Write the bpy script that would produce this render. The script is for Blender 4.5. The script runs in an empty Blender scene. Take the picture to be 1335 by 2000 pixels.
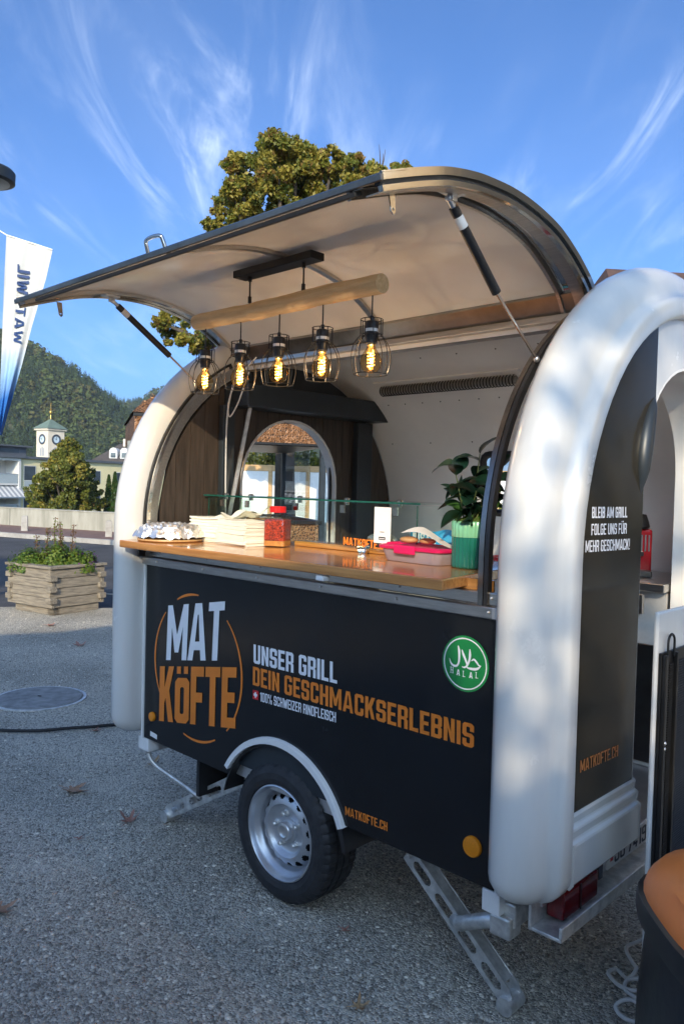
import bpy, math, random
import numpy as np
from mathutils import Vector, Matrix
from mathutils.geometry import tessellate_polygon
random.seed(7); rng = np.random.default_rng(7)
scene = bpy.context.scene
col = scene.collection
R = math.radians
PI = math.pi

# ------------------------------------------------------------------ camera
CAM = Vector((3.044, -1.909, 1.55))
YAW, PITCH, ROLL = .766, -.031, .026
Fv = Vector((-math.sin(YAW)*math.cos(PITCH), math.cos(YAW)*math.cos(PITCH), math.sin(PITCH)))
R0 = Vector((math.cos(YAW), math.sin(YAW), 0)); U0 = R0.cross(Fv)
Rv = R0*math.cos(ROLL)+U0*math.sin(ROLL); Uv = U0*math.cos(ROLL)-R0*math.sin(ROLL)
cam = bpy.data.cameras.new('camera'); cob = bpy.data.objects.new('camera', cam); col.objects.link(cob)
cam.sensor_fit = 'VERTICAL'; cam.sensor_height = 36; cam.sensor_width = 24.03; cam.lens = 36*1520/2000
cam.clip_start = .05; cam.clip_end = 6000
m4 = Matrix((Rv, Uv, -Fv)).transposed().to_4x4(); m4.translation = CAM
cob.matrix_world = m4
scene.camera = cob

# ------------------------------------------------------------------ sun, sky, exposure
SUN_AZ, SUN_EL = R(37), R(22)          # azimuth from -Y towards +X
S = Vector((math.sin(SUN_AZ)*math.cos(SUN_EL), -math.cos(SUN_AZ)*math.cos(SUN_EL), math.sin(SUN_EL)))
sun = bpy.data.lights.new('sun', 'SUN'); sun.energy = 2.1; sun.angle = R(.5); sun.color = (1, .83, .58)
sob = bpy.data.objects.new('sun', sun); col.objects.link(sob)
sob.rotation_euler = S.to_track_quat('Z', 'Y').to_euler()
sob.location = (8, -8, 12)
w = bpy.data.worlds.new('World'); scene.world = w; w.use_nodes = True
nt = w.node_tree; nt.nodes.clear()
def N(t, tree=None, **kw):
    n = (tree or nt).nodes.new(t)
    for k, v in kw.items(): setattr(n, k, v)
    return n
def math_node(op, a, b=None, tree=None, clamp=False):
    tr = tree or nt
    n = tr.nodes.new('ShaderNodeMath'); n.operation = op; n.use_clamp = clamp
    for i, v in enumerate((a, b)):
        if v is None: continue
        if isinstance(v, (int, float)): n.inputs[i].default_value = v
        else: tr.links.new(v, n.inputs[i])
    return n.outputs[0]
sky = N('ShaderNodeTexSky', sky_type='NISHITA', sun_disc=False)
sky.sun_elevation = SUN_EL; sky.sun_rotation = math.atan2(S.x, S.y)
sky.altitude = 600; sky.air_density = .6; sky.dust_density = 5.0; sky.ozone_density = 4.5
tc = N('ShaderNodeTexCoord'); sep = N('ShaderNodeSeparateXYZ'); nt.links.new(tc.outputs['Generated'], sep.inputs[0])
zz = math_node('MAXIMUM', sep.outputs[2], .02); zz = math_node('ADD', zz, .12)
def lin(ax, ay):
    a = math_node('MULTIPLY', sep.outputs[0], ax); b = math_node('MULTIPLY', sep.outputs[1], ay)
    return math_node('DIVIDE', math_node('ADD', a, b), zz)
cu = lin(R0.x, R0.y); cv = lin(-math.sin(YAW), math.cos(YAW))
def cloud_layer(su, sv, offs, lo, hi, detail=7, dist=.6, rough=.62):
    cb = N('ShaderNodeCombineXYZ')
    nt.links.new(math_node('MULTIPLY', cu, su), cb.inputs[0]); nt.links.new(math_node('MULTIPLY', cv, sv), cb.inputs[1])
    cb.inputs[2].default_value = offs
    nz = N('ShaderNodeTexNoise'); nz.inputs['Scale'].default_value = 1; nz.inputs['Detail'].default_value = detail
    nz.inputs['Roughness'].default_value = rough; nz.inputs['Distortion'].default_value = dist
    nt.links.new(cb.outputs[0], nz.inputs['Vector'])
    mr = N('ShaderNodeMapRange'); mr.interpolation_type = 'SMOOTHSTEP'
    mr.inputs[1].default_value = lo; mr.inputs[2].default_value = hi
    nt.links.new(nz.outputs[0], mr.inputs[0])
    return mr.outputs[0]
streak = cloud_layer(6.0, 1.2, 1.7, .43, .82, 8, 1.0)
wide = cloud_layer(1.3, .55, 4.4, .44, .70, 3, .3)
fine = cloud_layer(14, 3.0, 9.1, .30, .85, 7, 1.4)
def blob(u0, v0, ru, rv):
    a = math_node('DIVIDE', math_node('SUBTRACT', cu, u0), ru); b = math_node('DIVIDE', math_node('SUBTRACT', cv, v0), rv)
    q = math_node('ADD', math_node('MULTIPLY', a, a), math_node('MULTIPLY', b, b))
    return math_node('POWER', 2.718, math_node('MULTIPLY', q, -1))
bank = math_node('ADD', blob(-.40, 1.72, .15, .45), math_node('MULTIPLY', blob(-.16, 1.80, .22, .35), .75))
bank = math_node('ADD', bank, math_node('MULTIPLY', blob(-.78, 1.95, .16, .4), .6))
bank = math_node('ADD', bank, math_node('MULTIPLY', blob(.61, 1.62, .06, .22), .6))
mask = math_node('MULTIPLY', streak, math_node('ADD', math_node('MULTIPLY', wide, .55), math_node('MULTIPLY', bank, 1.2)))
mask = math_node('MULTIPLY', mask, math_node('ADD', math_node('MULTIPLY', fine, .6), .5))
mask = math_node('ADD', mask, math_node('MULTIPLY', math_node('ADD', wide, bank), .035))
mask = math_node('MULTIPLY', mask, .80, clamp=True)
mix = N('ShaderNodeMix', data_type='RGBA'); nt.links.new(mask, mix.inputs[0])
tint = N('ShaderNodeMix', data_type='RGBA', blend_type='MULTIPLY'); tint.inputs[0].default_value = 1
tint.inputs[7].default_value = (.64, .86, 1.0, 1)
nt.links.new(sky.outputs[0], tint.inputs[6])
nt.links.new(tint.outputs[2], mix.inputs[6]); mix.inputs[7].default_value = (4.3, 4.9, 5.7, 1)
bg = N('ShaderNodeBackground'); bg.inputs[1].default_value = .13
wo = N('ShaderNodeOutputWorld'); nt.links.new(mix.outputs[2], bg.inputs[0]); nt.links.new(bg.outputs[0], wo.inputs[0])
scene.view_settings.view_transform = 'Standard'; scene.view_settings.look = 'None'
scene.view_settings.gamma = 1; scene.view_settings.use_curve_mapping = False
scene.view_settings.exposure = 1.3
scene.render.engine = 'CYCLES'
cy = scene.cycles
cy.use_denoising = True
cy.max_bounces = 8; cy.diffuse_bounces = 6; cy.glossy_bounces = 4; cy.transparent_max_bounces = 16; cy.transmission_bounces = 4
cy.caustics_reflective = True; cy.blur_glossy = 1.0; cy.caustics_refractive = False; cy.sample_clamp_indirect = 6

# ------------------------------------------------------------------ materials
def mat(name, c, rough=.5, metal=0., var=0., vscale=8., bump=0., bscale=60., c2=None, stretch=None, coat=0., ior=1.5, detail=5, lo=.35, hi=.65, space='Object', rvar=0.):
    m = bpy.data.materials.new(name); m.use_nodes = True
    t = m.node_tree; b = t.nodes['Principled BSDF']
    b.inputs['Roughness'].default_value = rough; b.inputs['Metallic'].default_value = metal
    b.inputs['Base Color'].default_value = (*c, 1); b.inputs['IOR'].default_value = ior
    if coat: b.inputs['Coat Weight'].default_value = coat; b.inputs['Coat Roughness'].default_value = .04
    if var or c2 or bump:
        tcn = t.nodes.new('ShaderNodeTexCoord'); vec = tcn.outputs[space]
        if stretch:
            mp = t.nodes.new('ShaderNodeMapping'); mp.inputs['Scale'].default_value = stretch
            t.links.new(vec, mp.inputs[0]); vec = mp.outputs[0]
    if var or c2:
        nz = t.nodes.new('ShaderNodeTexNoise'); nz.inputs['Scale'].default_value = vscale; nz.inputs['Detail'].default_value = detail
        nz.inputs['Roughness'].default_value = .6
        t.links.new(vec, nz.inputs['Vector'])
        cr = t.nodes.new('ShaderNodeValToRGB')
        cr.color_ramp.elements[0].position = lo; cr.color_ramp.elements[1].position = hi
        a = c; bb = c2 if c2 else tuple(min(1, x*(1+var)) for x in c)
        if not c2: a = tuple(x*(1-var) for x in c)
        cr.color_ramp.elements[0].color = (*a, 1); cr.color_ramp.elements[1].color = (*bb, 1)
        t.links.new(nz.outputs[0], cr.inputs[0]); t.links.new(cr.outputs[0], b.inputs['Base Color'])
    if rvar:
        nr = t.nodes.new('ShaderNodeTexNoise'); nr.inputs['Scale'].default_value = 5; nr.inputs['Detail'].default_value = 8; nr.inputs['Roughness'].default_value = .7
        tcr = t.nodes.new('ShaderNodeTexCoord'); t.links.new(tcr.outputs['Object'], nr.inputs['Vector'])
        mrr = t.nodes.new('ShaderNodeMapRange'); mrr.inputs[1].default_value = .35; mrr.inputs[2].default_value = .70; mrr.inputs[3].default_value = rough; mrr.inputs[4].default_value = rough+rvar
        t.links.new(nr.outputs[0], mrr.inputs[0]); t.links.new(mrr.outputs[0], b.inputs['Roughness'])
    if bump:
        nb = t.nodes.new('ShaderNodeTexNoise'); nb.inputs['Scale'].default_value = bscale; nb.inputs['Detail'].default_value = 4
        t.links.new(vec, nb.inputs['Vector'])
        bp = t.nodes.new('ShaderNodeBump'); bp.inputs['Strength'].default_value = bump; bp.inputs['Distance'].default_value = .01
        t.links.new(nb.outputs[0], bp.inputs['Height']); t.links.new(bp.outputs[0], b.inputs['Normal'])
    return m
def leafmat(name, c, c2, scale=2., trans=.35):
    m = mat(name, c, .55, c2=c2, vscale=scale, detail=3)
    t = m.node_tree; b = t.nodes['Principled BSDF']; out = t.nodes['Material Output']
    tr = t.nodes.new('ShaderNodeBsdfTranslucent'); mx = t.nodes.new('ShaderNodeMixShader'); mx.inputs[0].default_value = trans
    src = b.inputs['Base Color'].links[0].from_socket
    t.links.new(src, tr.inputs[0]); t.links.new(b.outputs[0], mx.inputs[1]); t.links.new(tr.outputs[0], mx.inputs[2])
    t.links.new(mx.outputs[0], out.inputs[0])
    return m
def glassmat(name, tintc=(1, 1, 1), refl=.5, ior=1.45, rough=.0, maxr=1.0):
    m = bpy.data.materials.new(name); m.use_nodes = True
    t = m.node_tree; t.nodes.remove(t.nodes['Principled BSDF']); out = t.nodes['Material Output']
    tr = t.nodes.new('ShaderNodeBsdfTransparent'); tr.inputs[0].default_value = (*tintc, 1)
    gl = t.nodes.new('ShaderNodeBsdfGlossy'); gl.inputs['Roughness'].default_value = rough
    fr = t.nodes.new('ShaderNodeFresnel'); fr.inputs[0].default_value = ior
    mx = t.nodes.new('ShaderNodeMixShader')
    ge = t.nodes.new('ShaderNodeNewGeometry'); front = math_node('SUBTRACT', 1., ge.outputs['Backfacing'], tree=t)
    t.links.new(math_node('MULTIPLY', math_node('MULTIPLY', fr.outputs[0], front, tree=t), maxr, tree=t, clamp=True), mx.inputs[0])
    t.links.new(tr.outputs[0], mx.inputs[1]); t.links.new(gl.outputs[0], mx.inputs[2]); t.links.new(mx.outputs[0], out.inputs[0])
    return m
def emit(name, c, s):
    m = bpy.data.materials.new(name); m.use_nodes = True
    b = m.node_tree.nodes['Principled BSDF']; b.inputs['Base Color'].default_value = (*c, 1)
    b.inputs['Emission Color'].default_value = (*c, 1); b.inputs['Emission Strength'].default_value = s
    return m
MT = {}
MT['white_gel'] = mat('white_gelcoat', (.66, .65, .62), .17, var=.05, vscale=2, stretch=(3, 3, .6), coat=.35, bump=.012, bscale=5, rvar=.12)
MT['white_panel'] = mat('white_laminate', (.82, .80, .76), .18, var=.05, vscale=2.2, bump=.02, bscale=6)
MT['black_panel'] = mat('black_vinyl', (.006, .007, .009), .13, var=.3, vscale=2, bump=.02, bscale=3, rvar=.16)
MT['black_gloss'] = mat('black_vinyl_wrap', (.026, .022, .015), .12, var=.3, vscale=2, bump=.03, bscale=4, rvar=.12)
MT['steel'] = mat('brushed_steel', (.50, .48, .45), .30, 1, var=.12, vscale=14, stretch=(1, 12, 12), bump=.03, bscale=40)
MT['steel_dark'] = mat('dull_steel', (.26, .25, .235), .28, 1, var=.25, vscale=5, bump=.03, bscale=12)
MT['chrome'] = mat('polished_steel', (.66, .63, .58), .10, 1, var=.10, vscale=6, bump=.02, bscale=8)
MT['galv'] = mat('galvanised_steel', (.64, .64, .62), .42, .75, var=.22, vscale=28, bump=.10, bscale=50)
MT['alu'] = mat('aluminium', (.70, .70, .70), .3, .9, var=.08, vscale=10)
MT['white_alu'] = mat('white_trim', (.78, .78, .76), .35, var=.04)
MT['rubber'] = mat('black_rubber', (.012, .012, .013), .6, var=.3, vscale=20, bump=.1, bscale=80)
MT['black_plastic'] = mat('black_plastic', (.016, .016, .017), .38, var=.2, vscale=10)
MT['black_metal'] = mat('black_metal', (.012, .012, .012), .45, .3, var=.2)
MT['dark_frame'] = mat('dark_blue_grey_metal', (.028, .036, .044), .38, .2, var=.15, vscale=5)
MT['rim'] = mat('silver_paint', (.52, .54, .57), .32, .7, var=.08, vscale=12, bump=.03, bscale=60)
MT['hole'] = mat('dark_recess', (.006, .006, .007), .8, var=.1)
MT['tyre'] = mat('tyre_rubber', (.022, .022, .024), .62, var=.35, vscale=18, bump=.18, bscale=70)
MT['orange_vinyl'] = mat('orange_vinyl', (.76, .21, .022), .30, var=.05)
MT['white_vinyl'] = mat('white_vinyl', (.80, .80, .82), .30, var=.03)
MT['green_vinyl'] = mat('green_vinyl', (.012, .21, .055), .30, var=.08)
MT['red_vinyl'] = mat('red_vinyl', (.55, .015, .02), .3, var=.05)
MT['orange_reflector'] = mat('orange_reflector', (.75, .24, .008), .22, var=.1, vscale=200, bump=.2, bscale=300)
MT['red_lens'] = mat('red_lens', (.10, .004, .006), .12, var=.3, vscale=30)
MT['counter'] = mat('varnished_wood', (.42, .17, .045), .20, c2=(.62, .29, .085), vscale=3.2, stretch=(1.2, 22, 22), coat=.4, bump=.02, bscale=8)
MT['log'] = mat('peeled_log', (.64, .43, .21), .6, c2=(.80, .58, .32), vscale=4, stretch=(1.5, 16, 16), bump=.25, bscale=14)
MT['dark_wood'] = mat('dark_plank', (.030, .022, .016), .5, c2=(.060, .044, .033), vscale=5, stretch=(14, 14, .9), bump=.15, bscale=18)
MT['green_edge'] = mat('glass_edge', (.012, .085, .065), .1, var=.1)
MT['foil'] = mat('aluminium_foil', (.82, .81, .79), .34, .85, bump=1.0, bscale=30, var=.05)
MT['paper'] = mat('napkin_paper', (.80, .78, .66), .85, var=.04, vscale=10, bump=.10, bscale=24)
MT['print_paper'] = mat('white_card', (.80, .79, .76), .6, var=.02)
MT['cord_white'] = mat('white_cable', (.66, .65, .62), .45, var=.06)


# ------------------------------------------------------------------ mesh helpers
class MB:
    def __init__(s): s.v = []; s.f = []; s.mi = []
    def add(s, vs, fs, m=0):
        o = len(s.v); s.v += [tuple(p) for p in vs]; s.f += [tuple(i+o for i in f) for f in fs]; s.mi += [m]*len(fs); return s
    def box(s, x0, x1, y0, y1, z0, z1, m=0):
        vs = [(x, y, z) for x in (x0, x1) for y in (y0, y1) for z in (z0, z1)]
        return s.add(vs, [(0, 1, 3, 2), (4, 6, 7, 5), (0, 4, 5, 1), (2, 3, 7, 6), (0, 2, 6, 4), (1, 5, 7, 3)], m)
    def obox(s, c, ax, ay, az, m=0):
        c = Vector(c); ax = Vector(ax); ay = Vector(ay); az = Vector(az)
        vs = [c+ax*i+ay*j+az*k for i in (-1, 1) for j in (-1, 1) for k in (-1, 1)]
        return s.add(vs, [(0, 1, 3, 2), (4, 6, 7, 5), (0, 4, 5, 1), (2, 3, 7, 6), (0, 2, 6, 4), (1, 5, 7, 3)], m)
    def beam(s, a, b, wd, ht, up=(0, 0, 1), m=0):
        a = Vector(a); b = Vector(b); d = (b-a); L = d.length; d.normalize()
        sd = d.cross(Vector(up)); sd.normalize(); u = sd.cross(d)
        return s.obox((a+b)/2, d*L/2, sd*wd/2, u*ht/2, m)
    def tube(s, path, r, n=10, cap=True, m=0, closed=False):
        P = [Vector(p) for p in path]; K = len(P)
        rs = r if isinstance(r, (list, tuple)) else [r]*K
        T = []
        for i in range(K):
            a = P[(i-1) % K] if (closed or i > 0) else P[i]; b = P[(i+1) % K] if (closed or i < K-1) else P[i]
            t = b-a; T.append(t.normalized() if t.length > 1e-9 else Vector((0, 0, 1)))
        up = Vector((0, 0, 1)) if abs(T[0].z) < .9 else Vector((1, 0, 0))
        nrm = (up-T[0]*up.dot(T[0])).normalized(); vs = []
        for i in range(K):
            nrm = nrm-T[i]*nrm.dot(T[i])
            nrm = nrm.normalized() if nrm.length > 1e-6 else T[i].orthogonal().normalized()
            bn = T[i].cross(nrm)
            for k in range(n):
                a = 2*PI*k/n; vs.append(P[i]+(nrm*math.cos(a)+bn*math.sin(a))*rs[i])
        fs = []
        for i in range(K if closed else K-1):
            j = (i+1) % K
            for k in range(n):
                l = (k+1) % n; fs.append((i*n+k, i*n+l, j*n+l, j*n+k))
        if cap and not closed: fs.append(tuple(range(n))[::-1]); fs.append(tuple((K-1)*n+k for k in range(n)))
        return s.add(vs, fs, m)
    def lathe(s, prof, n=32, c=(0, 0, 0), axis='z', m=0, rmod=None, closed=False):
        vs = []; c = Vector(c)
        for (r, h) in prof:
            for k in range(n):
                a = 2*PI*k/n; rr = r if rmod is None else rmod(r, h, k)
                x, y = rr*math.cos(a), rr*math.sin(a)
                vs.append(c+(Vector((x, y, h)) if axis == 'z' else Vector((x, h, y)) if axis == 'y' else Vector((h, x, y))))
        fs = []; K = len(prof)
        for i in range(K if closed else K-1):
            j = (i+1) % K
            for k in range(n):
                l = (k+1) % n; f = (i*n+k, i*n+l, j*n+l, j*n+k)
                fs.append(f if axis != 'y' else f[::-1])
        return s.add(vs, fs, m)
    def disc(s, c, r, n=24, axis='z', flip=False, m=0, ry=None):
        ry = ry or r; c = Vector(c); vs = []
        for k in range(n):
            a = 2*PI*k/n; x, y = r*math.cos(a), ry*math.sin(a)
            vs.append(c+(Vector((x, y, 0)) if axis == 'z' else Vector((x, 0, y)) if axis == 'y' else Vector((0, x, y))))
        f = tuple(range(n)); return s.add(vs, [f[::-1] if flip else f], m)
    def prism(s, polys, fn, d0, d1, m=0):
        """polys: list of contours (outer first, then holes), fn(u,v,d)->point"""
        loops = [[Vector((u, v, 0)) for u, v in p] for p in polys]
        tris = tessellate_polygon(loops); flat = [p for l in polys for p in l]; n = len(flat)
        def area(t): (a, b), (c_, d_), (e, f_) = (flat[i] for i in t); return (c_-a)*(f_-b)-(e-a)*(d_-b)
        tris = [t if area(t) > 0 else t[::-1] for t in tris]
        vs = [fn(u, v, d0) for u, v in flat]
        if d1 is None: return s.add(vs, [tuple(t) for t in tris], m)
        vs += [fn(u, v, d1) for u, v in flat]
        fs = [tuple(t) for t in tris]+[tuple(i+n for i in t[::-1]) for t in tris]
        o = 0
        for p in polys:
            k = len(p)
            for i in range(k):
                j = (i+1) % k; fs.append((o+i, o+i+n, o+j+n, o+j))
            o += k
        return s.add(vs, fs, m)
    def grid(s, fn, nu, nv, m=0, skip=None):
        vs = [fn(i/nu, j/nv) for i in range(nu+1) for j in range(nv+1)]
        fs = [(i*(nv+1)+j, (i+1)*(nv+1)+j, (i+1)*(nv+1)+j+1, i*(nv+1)+j+1) for i in range(nu) for j in range(nv) if not (skip and skip(i, j))]
        return s.add(vs, fs, m)
    def sphere(s, c, r, nu=12, nv=8, sc=(1, 1, 1), m=0):
        c = Vector(c)
        return s.lathe([(max(r*math.sin(PI*i/nv), 1e-4), -r*math.cos(PI*i/nv)) for i in range(nv+1)], nu, c, m=m) if sc == (1, 1, 1) else \
            s.add([(c.x+sc[0]*r*math.sin(PI*i/nv)*math.cos(2*PI*k/nu), c.y+sc[1]*r*math.sin(PI*i/nv)*math.sin(2*PI*k/nu), c.z-sc[2]*r*math.cos(PI*i/nv)) for i in range(nv+1) for k in range(nu)],
                  [(i*nu+k, i*nu+(k+1) % nu, (i+1)*nu+(k+1) % nu, (i+1)*nu+k) for i in range(nv) for k in range(nu)], m)
def mesh_of(name, mb, mats, smooth=35):
    me = bpy.data.meshes.new(name); me.from_pydata(mb.v, [], mb.f)
    ms = mats if isinstance(mats, (list, tuple)) else [mats]
    for q in ms: me.materials.append(MT[q] if isinstance(q, str) else q)
    if len(ms) > 1: me.polygons.foreach_set('material_index', mb.mi)
    if smooth:
        me.polygons.foreach_set('use_smooth', [True]*len(me.polygons))
        try: me.set_sharp_from_angle(angle=R(smooth))
        except Exception: pass
    me.update(); return me
def part(name, mb, mats, parent=None, smooth=35, bevel=0, kind=None, label=None, data=None):
    me = data or mesh_of(name, mb, mats, smooth)
    o = bpy.data.objects.new(name, me); col.objects.link(o)
    if parent: o.parent = parent
    if bevel:
        b = o.modifiers.new('bevel', 'BEVEL'); b.width = bevel; b.segments = 2; b.limit_method = 'ANGLE'; b.angle_limit = R(40)
    if kind: o['kind'] = kind
    if label: o['label'] = label
    return o
def tag(o, label, cat, group=None):
    o['label'] = label; o['category'] = cat
    if group: o['group'] = group
    return o
def thing(name, label, cat, loc=(0, 0, 0), rz=0, group=None):
    o = bpy.data.objects.new(name, None); col.objects.link(o); o.empty_display_size = .1
    o.location = loc; o.rotation_euler = (0, 0, rz); return tag(o, label, cat, group)
def struct(name, mb, mats, smooth=35, data=None):
    o = part(name, mb, mats, None, smooth, data=data); o['kind'] = 'structure'; return o
def copy_tree(o, parent=None):
    c = o.copy(); col.objects.link(c)
    if parent: c.parent = parent
    for ch in list(o.children): copy_tree(ch, c)
    return c
def mesh_np(name, V, F, mats, mi=None, smooth=False):
    V = np.asarray(V, np.float32); F = np.asarray(F, np.int32); k = F.shape[1]
    me = bpy.data.meshes.new(name); me.vertices.add(len(V)); me.vertices.foreach_set('co', V.ravel())
    me.loops.add(F.size); me.loops.foreach_set('vertex_index', F.ravel())
    me.polygons.add(len(F)); me.polygons.foreach_set('loop_start', np.arange(0, F.size, k, dtype=np.int32))
    me.polygons.foreach_set('loop_total', np.full(len(F), k, np.int32))
    for q in (mats if isinstance(mats, (list, tuple)) else [mats]): me.materials.append(MT[q] if isinstance(q, str) else q)
    if mi is not None: me.polygons.foreach_set('material_index', np.asarray(mi, np.int32))
    if smooth: me.polygons.foreach_set('use_smooth', np.ones(len(F), bool))
    me.update(calc_edges=True); me.validate(); return me
def smoothpath(pts, n=8):
    P = [Vector(p) for p in pts]; out = []
    for i in range(len(P)-1):
        p0 = P[max(i-1, 0)]; p1 = P[i]; p2 = P[i+1]; p3 = P[min(i+2, len(P)-1)]
        for k in range(n):
            t = k/n
            out.append(.5*((2*p1)+(p2-p0)*t+(2*p0-5*p1+4*p2-p3)*t*t+(3*p1-p0-3*p2+p3)*t**3))
    out.append(P[-1]); return out
def cf(r, d, z=0):
    return Vector((CAM.x+r*math.cos(YAW)-d*math.sin(YAW), CAM.y+r*math.sin(YAW)+d*math.cos(YAW), z))

# ------------------------------------------------------------------ block lettering (contours, height 1)
TT = .16
def glyphs(t=TT):
    c = .09; w = .46; m0 = .5-t/2; m1 = .5+t/2; k = .03
    def rc(w): return [(c, 0), (w-c, 0), (w, c), (w, 1-c), (w-c, 1), (c, 1), (0, 1-c), (0, c)]
    def hole(x0, x1, y0, y1, k=k): return [(x0+k, y0), (x1-k, y0), (x1, y0+k), (x1, y1-k), (x1-k, y1), (x0+k, y1), (x0, y1-k), (x0, y0+k)]
    g = {}
    def sh(p, dx, dy=0, sy=1): return [(x+dx, y*sy+dy) for x, y in p]
    g['I'] = (t, [[[(0, 0), (t, 0), (t, 1), (0, 1)]]])
    g['L'] = (.40, [[[(0, 0), (.40, 0), (.40, t), (t, t), (t, 1), (0, 1)]]])
    g['E'] = (.41, [[[(0, 0), (.41, 0), (.41, t), (t, t), (t, m0), (.37, m0), (.37, m1), (t, m1), (t, 1-t), (.41, 1-t), (.41, 1), (0, 1)]]])
    g['F'] = (.40, [[[(0, 0), (t, 0), (t, m0-.03), (.36, m0-.03), (.36, m1-.03), (t, m1-.03), (t, 1-t), (.40, 1-t), (.40, 1), (0, 1)]]])
    a = (.44-t)/2
    g['T'] = (.44, [[[(a, 0), (a+t, 0), (a+t, 1-t), (.44, 1-t), (.44, 1), (0, 1), (0, 1-t), (a, 1-t)]]])
    g['H'] = (w, [[[(0, 0), (t, 0), (t, m0), (w-t, m0), (w-t, 0), (w, 0), (w, 1), (w-t, 1), (w-t, m1), (t, m1), (t, 1), (0, 1)]]])
    g['N'] = (w, [[[(0, 0), (t, 0), (t, .58), (w-t, 0), (w, 0), (w, 1), (w-t, 1), (w-t, .42), (t, 1), (0, 1)]]])
    W = .64
    g['M'] = (W, [[[(0, 0), (t, 0), (t, .60), (W/2-.06, .14), (W/2+.06, .14), (W-t, .60), (W-t, 0), (W, 0), (W, 1), (W-t, 1), (W/2, .46), (t, 1), (0, 1)]]])
    g['A'] = (.54, [[[(0, 0), (.15, 0), (.18, .18), (.36, .18), (.39, 0), (.54, 0), (.37, 1), (.17, 1)], [(.205, .33), (.335, .33), (.285, .80), (.255, .80)]]])
    g['K'] = (.48, [[[(0, 0), (t, 0), (t, .33), (.21, .43), (.31, 0), (.48, 0), (.33, .56), (.48, 1), (.31, 1), (t, .62), (t, 1), (0, 1)]]])
    g['U'] = (w, [[[(c, 0), (w-c, 0), (w, c), (w, 1), (w-t, 1), (w-t, t+k), (w-t-k, t), (t+k, t), (t, t+k), (t, 1), (0, 1), (0, c)]]])
    g['O'] = (w, [[rc(w), hole(t, w-t, t, 1-t)]])
    g['0'] = g['O']
    g['D'] = (w, [[[(0, 0), (w-c, 0), (w, c), (w, 1-c), (w-c, 1), (0, 1)], hole(t, w-t, t, 1-t)]])
    g['C'] = (w, [[[(w, .36), (w-t, .36), (w-t, t+k), (w-t-k, t), (t+k, t), (t, t+k), (t, 1-t-k), (t+k, 1-t), (w-t-k, 1-t), (w-t, 1-t-k), (w-t, .64), (w, .64), (w, 1-c), (w-c, 1), (c, 1), (0, 1-c), (0, c), (c, 0), (w-c, 0), (w, c)]]])
    g['G'] = (w, [[[(w, .55), (w*.52, .55), (w*.52, .55-t*.85), (w-t, .55-t*.85), (w-t, t+k), (w-t-k, t), (t+k, t), (t, t+k), (t, 1-t-k), (t+k, 1-t), (w-t-k, 1-t), (w-t, 1-t-k), (w-t, .70), (w, .70), (w, 1-c), (w-c, 1), (c, 1), (0, 1-c), (0, c), (c, 0), (w-c, 0), (w, c)]]])
    g['S'] = (w, [[[(0, .34), (0, c), (c, 0), (w-c, 0), (w, c), (w, m1-c), (w-c, m1), (t+k, m1), (t, m1+k), (t, 1-t-k), (t+k, 1-t), (w-t-k, 1-t), (w-t, 1-t-k), (w-t, .66), (w, .66), (w, 1-c), (w-c, 1), (c, 1), (0, 1-c), (0, m0+c), (c, m0), (w-t-k, m0), (w-t, m0-k), (w-t, t+k), (w-t-k, t), (t+k, t), (t, t+k), (t, .34)]]])
    g['R'] = (w, [[[(0, 0), (t, 0), (t, .39), (w-t-.03, .39), (w-t, .36), (w-t, 0), (w, 0), (w, .40), (w-.06, .46), (w, .54), (w, 1-c), (w-c, 1), (0, 1)], hole(t, w-t, .53, 1-t)]])
    g['B'] = (w, [[[(0, 0), (w-c, 0), (w, c), (w, .44), (w-.05, .5), (w, .56), (w, 1-c), (w-c, 1), (0, 1)], hole(t, w-t, t, m0), hole(t, w-t, m1, 1-t)]])
    g['P'] = (w, [[[(0, 0), (t, 0), (t, .38), (w-c, .38), (w, .38+c), (w, 1-c), (w-c, 1), (0, 1)], hole(t, w-t, .53, 1-t)]])
    g['Z'] = (.44, [[[(0, 0), (.44, 0), (.44, t), (t+.03, t), (.44, 1-t), (.44, 1), (0, 1), (0, 1-t), (.44-t-.03, 1-t), (0, t)]]])
    g['W'] = (.70, [[[(.12, 0), (.27, 0), (.35, .52), (.43, 0), (.58, 0), (.70, 1), (.55, 1), (.50, .38), (.42, .86), (.28, .86), (.20, .38), (.15, 1), (0, 1)]]])
    dots = [[[(.05, 1.08), (.18, 1.08), (.18, 1.21), (.05, 1.21)]], [[(w-.18, 1.08), (w-.05, 1.08), (w-.05, 1.21), (w-.18, 1.21)]]]
    g['\u00d6'] = (w, g['O'][1]+dots); g['\u00dc'] = (w, g['U'][1]+dots)
    oo = [[(x, y*.80) for x, y in c_] for c_ in [rc(w), hole(t, w-t, t*1.2, 1-t*1.2)]]
    g['\u00f6'] = (w, [oo]+[[[(x, y-.21) for x, y in d_[0]]] for d_ in dots])
    g['1'] = (.28, [[[(.12, 0), (.28, 0), (.28, 1), (.14, 1), (0, .86), (0, .74), (.12, .80)]]])
    g['7'] = (.42, [[[(.06, 0), (.22, 0), (.42, .86), (.42, 1), (0, 1), (0, 1-t), (.25, 1-t)]]])
    g['4'] = (.46, [[[(.26, 0), (.40, 0), (.40, .2), (.46, .2), (.46, .34), (.40, .34), (.40, 1), (.24, 1), (0, .36), (0, .2), (.26, .2)], [(.15, .34), (.26, .34), (.26, .66)]]])
    g['9'] = (w, [[[(c, 0), (w-c, 0), (w, c), (w, 1-c), (w-c, 1), (c, 1), (0, 1-c), (0, .46+c), (c, .46), (w-t, .46), (w-t, t), (t, t), (t, .26), (0, .26), (0, c)], hole(t, w-t, .46+t, 1-t)]])
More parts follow.
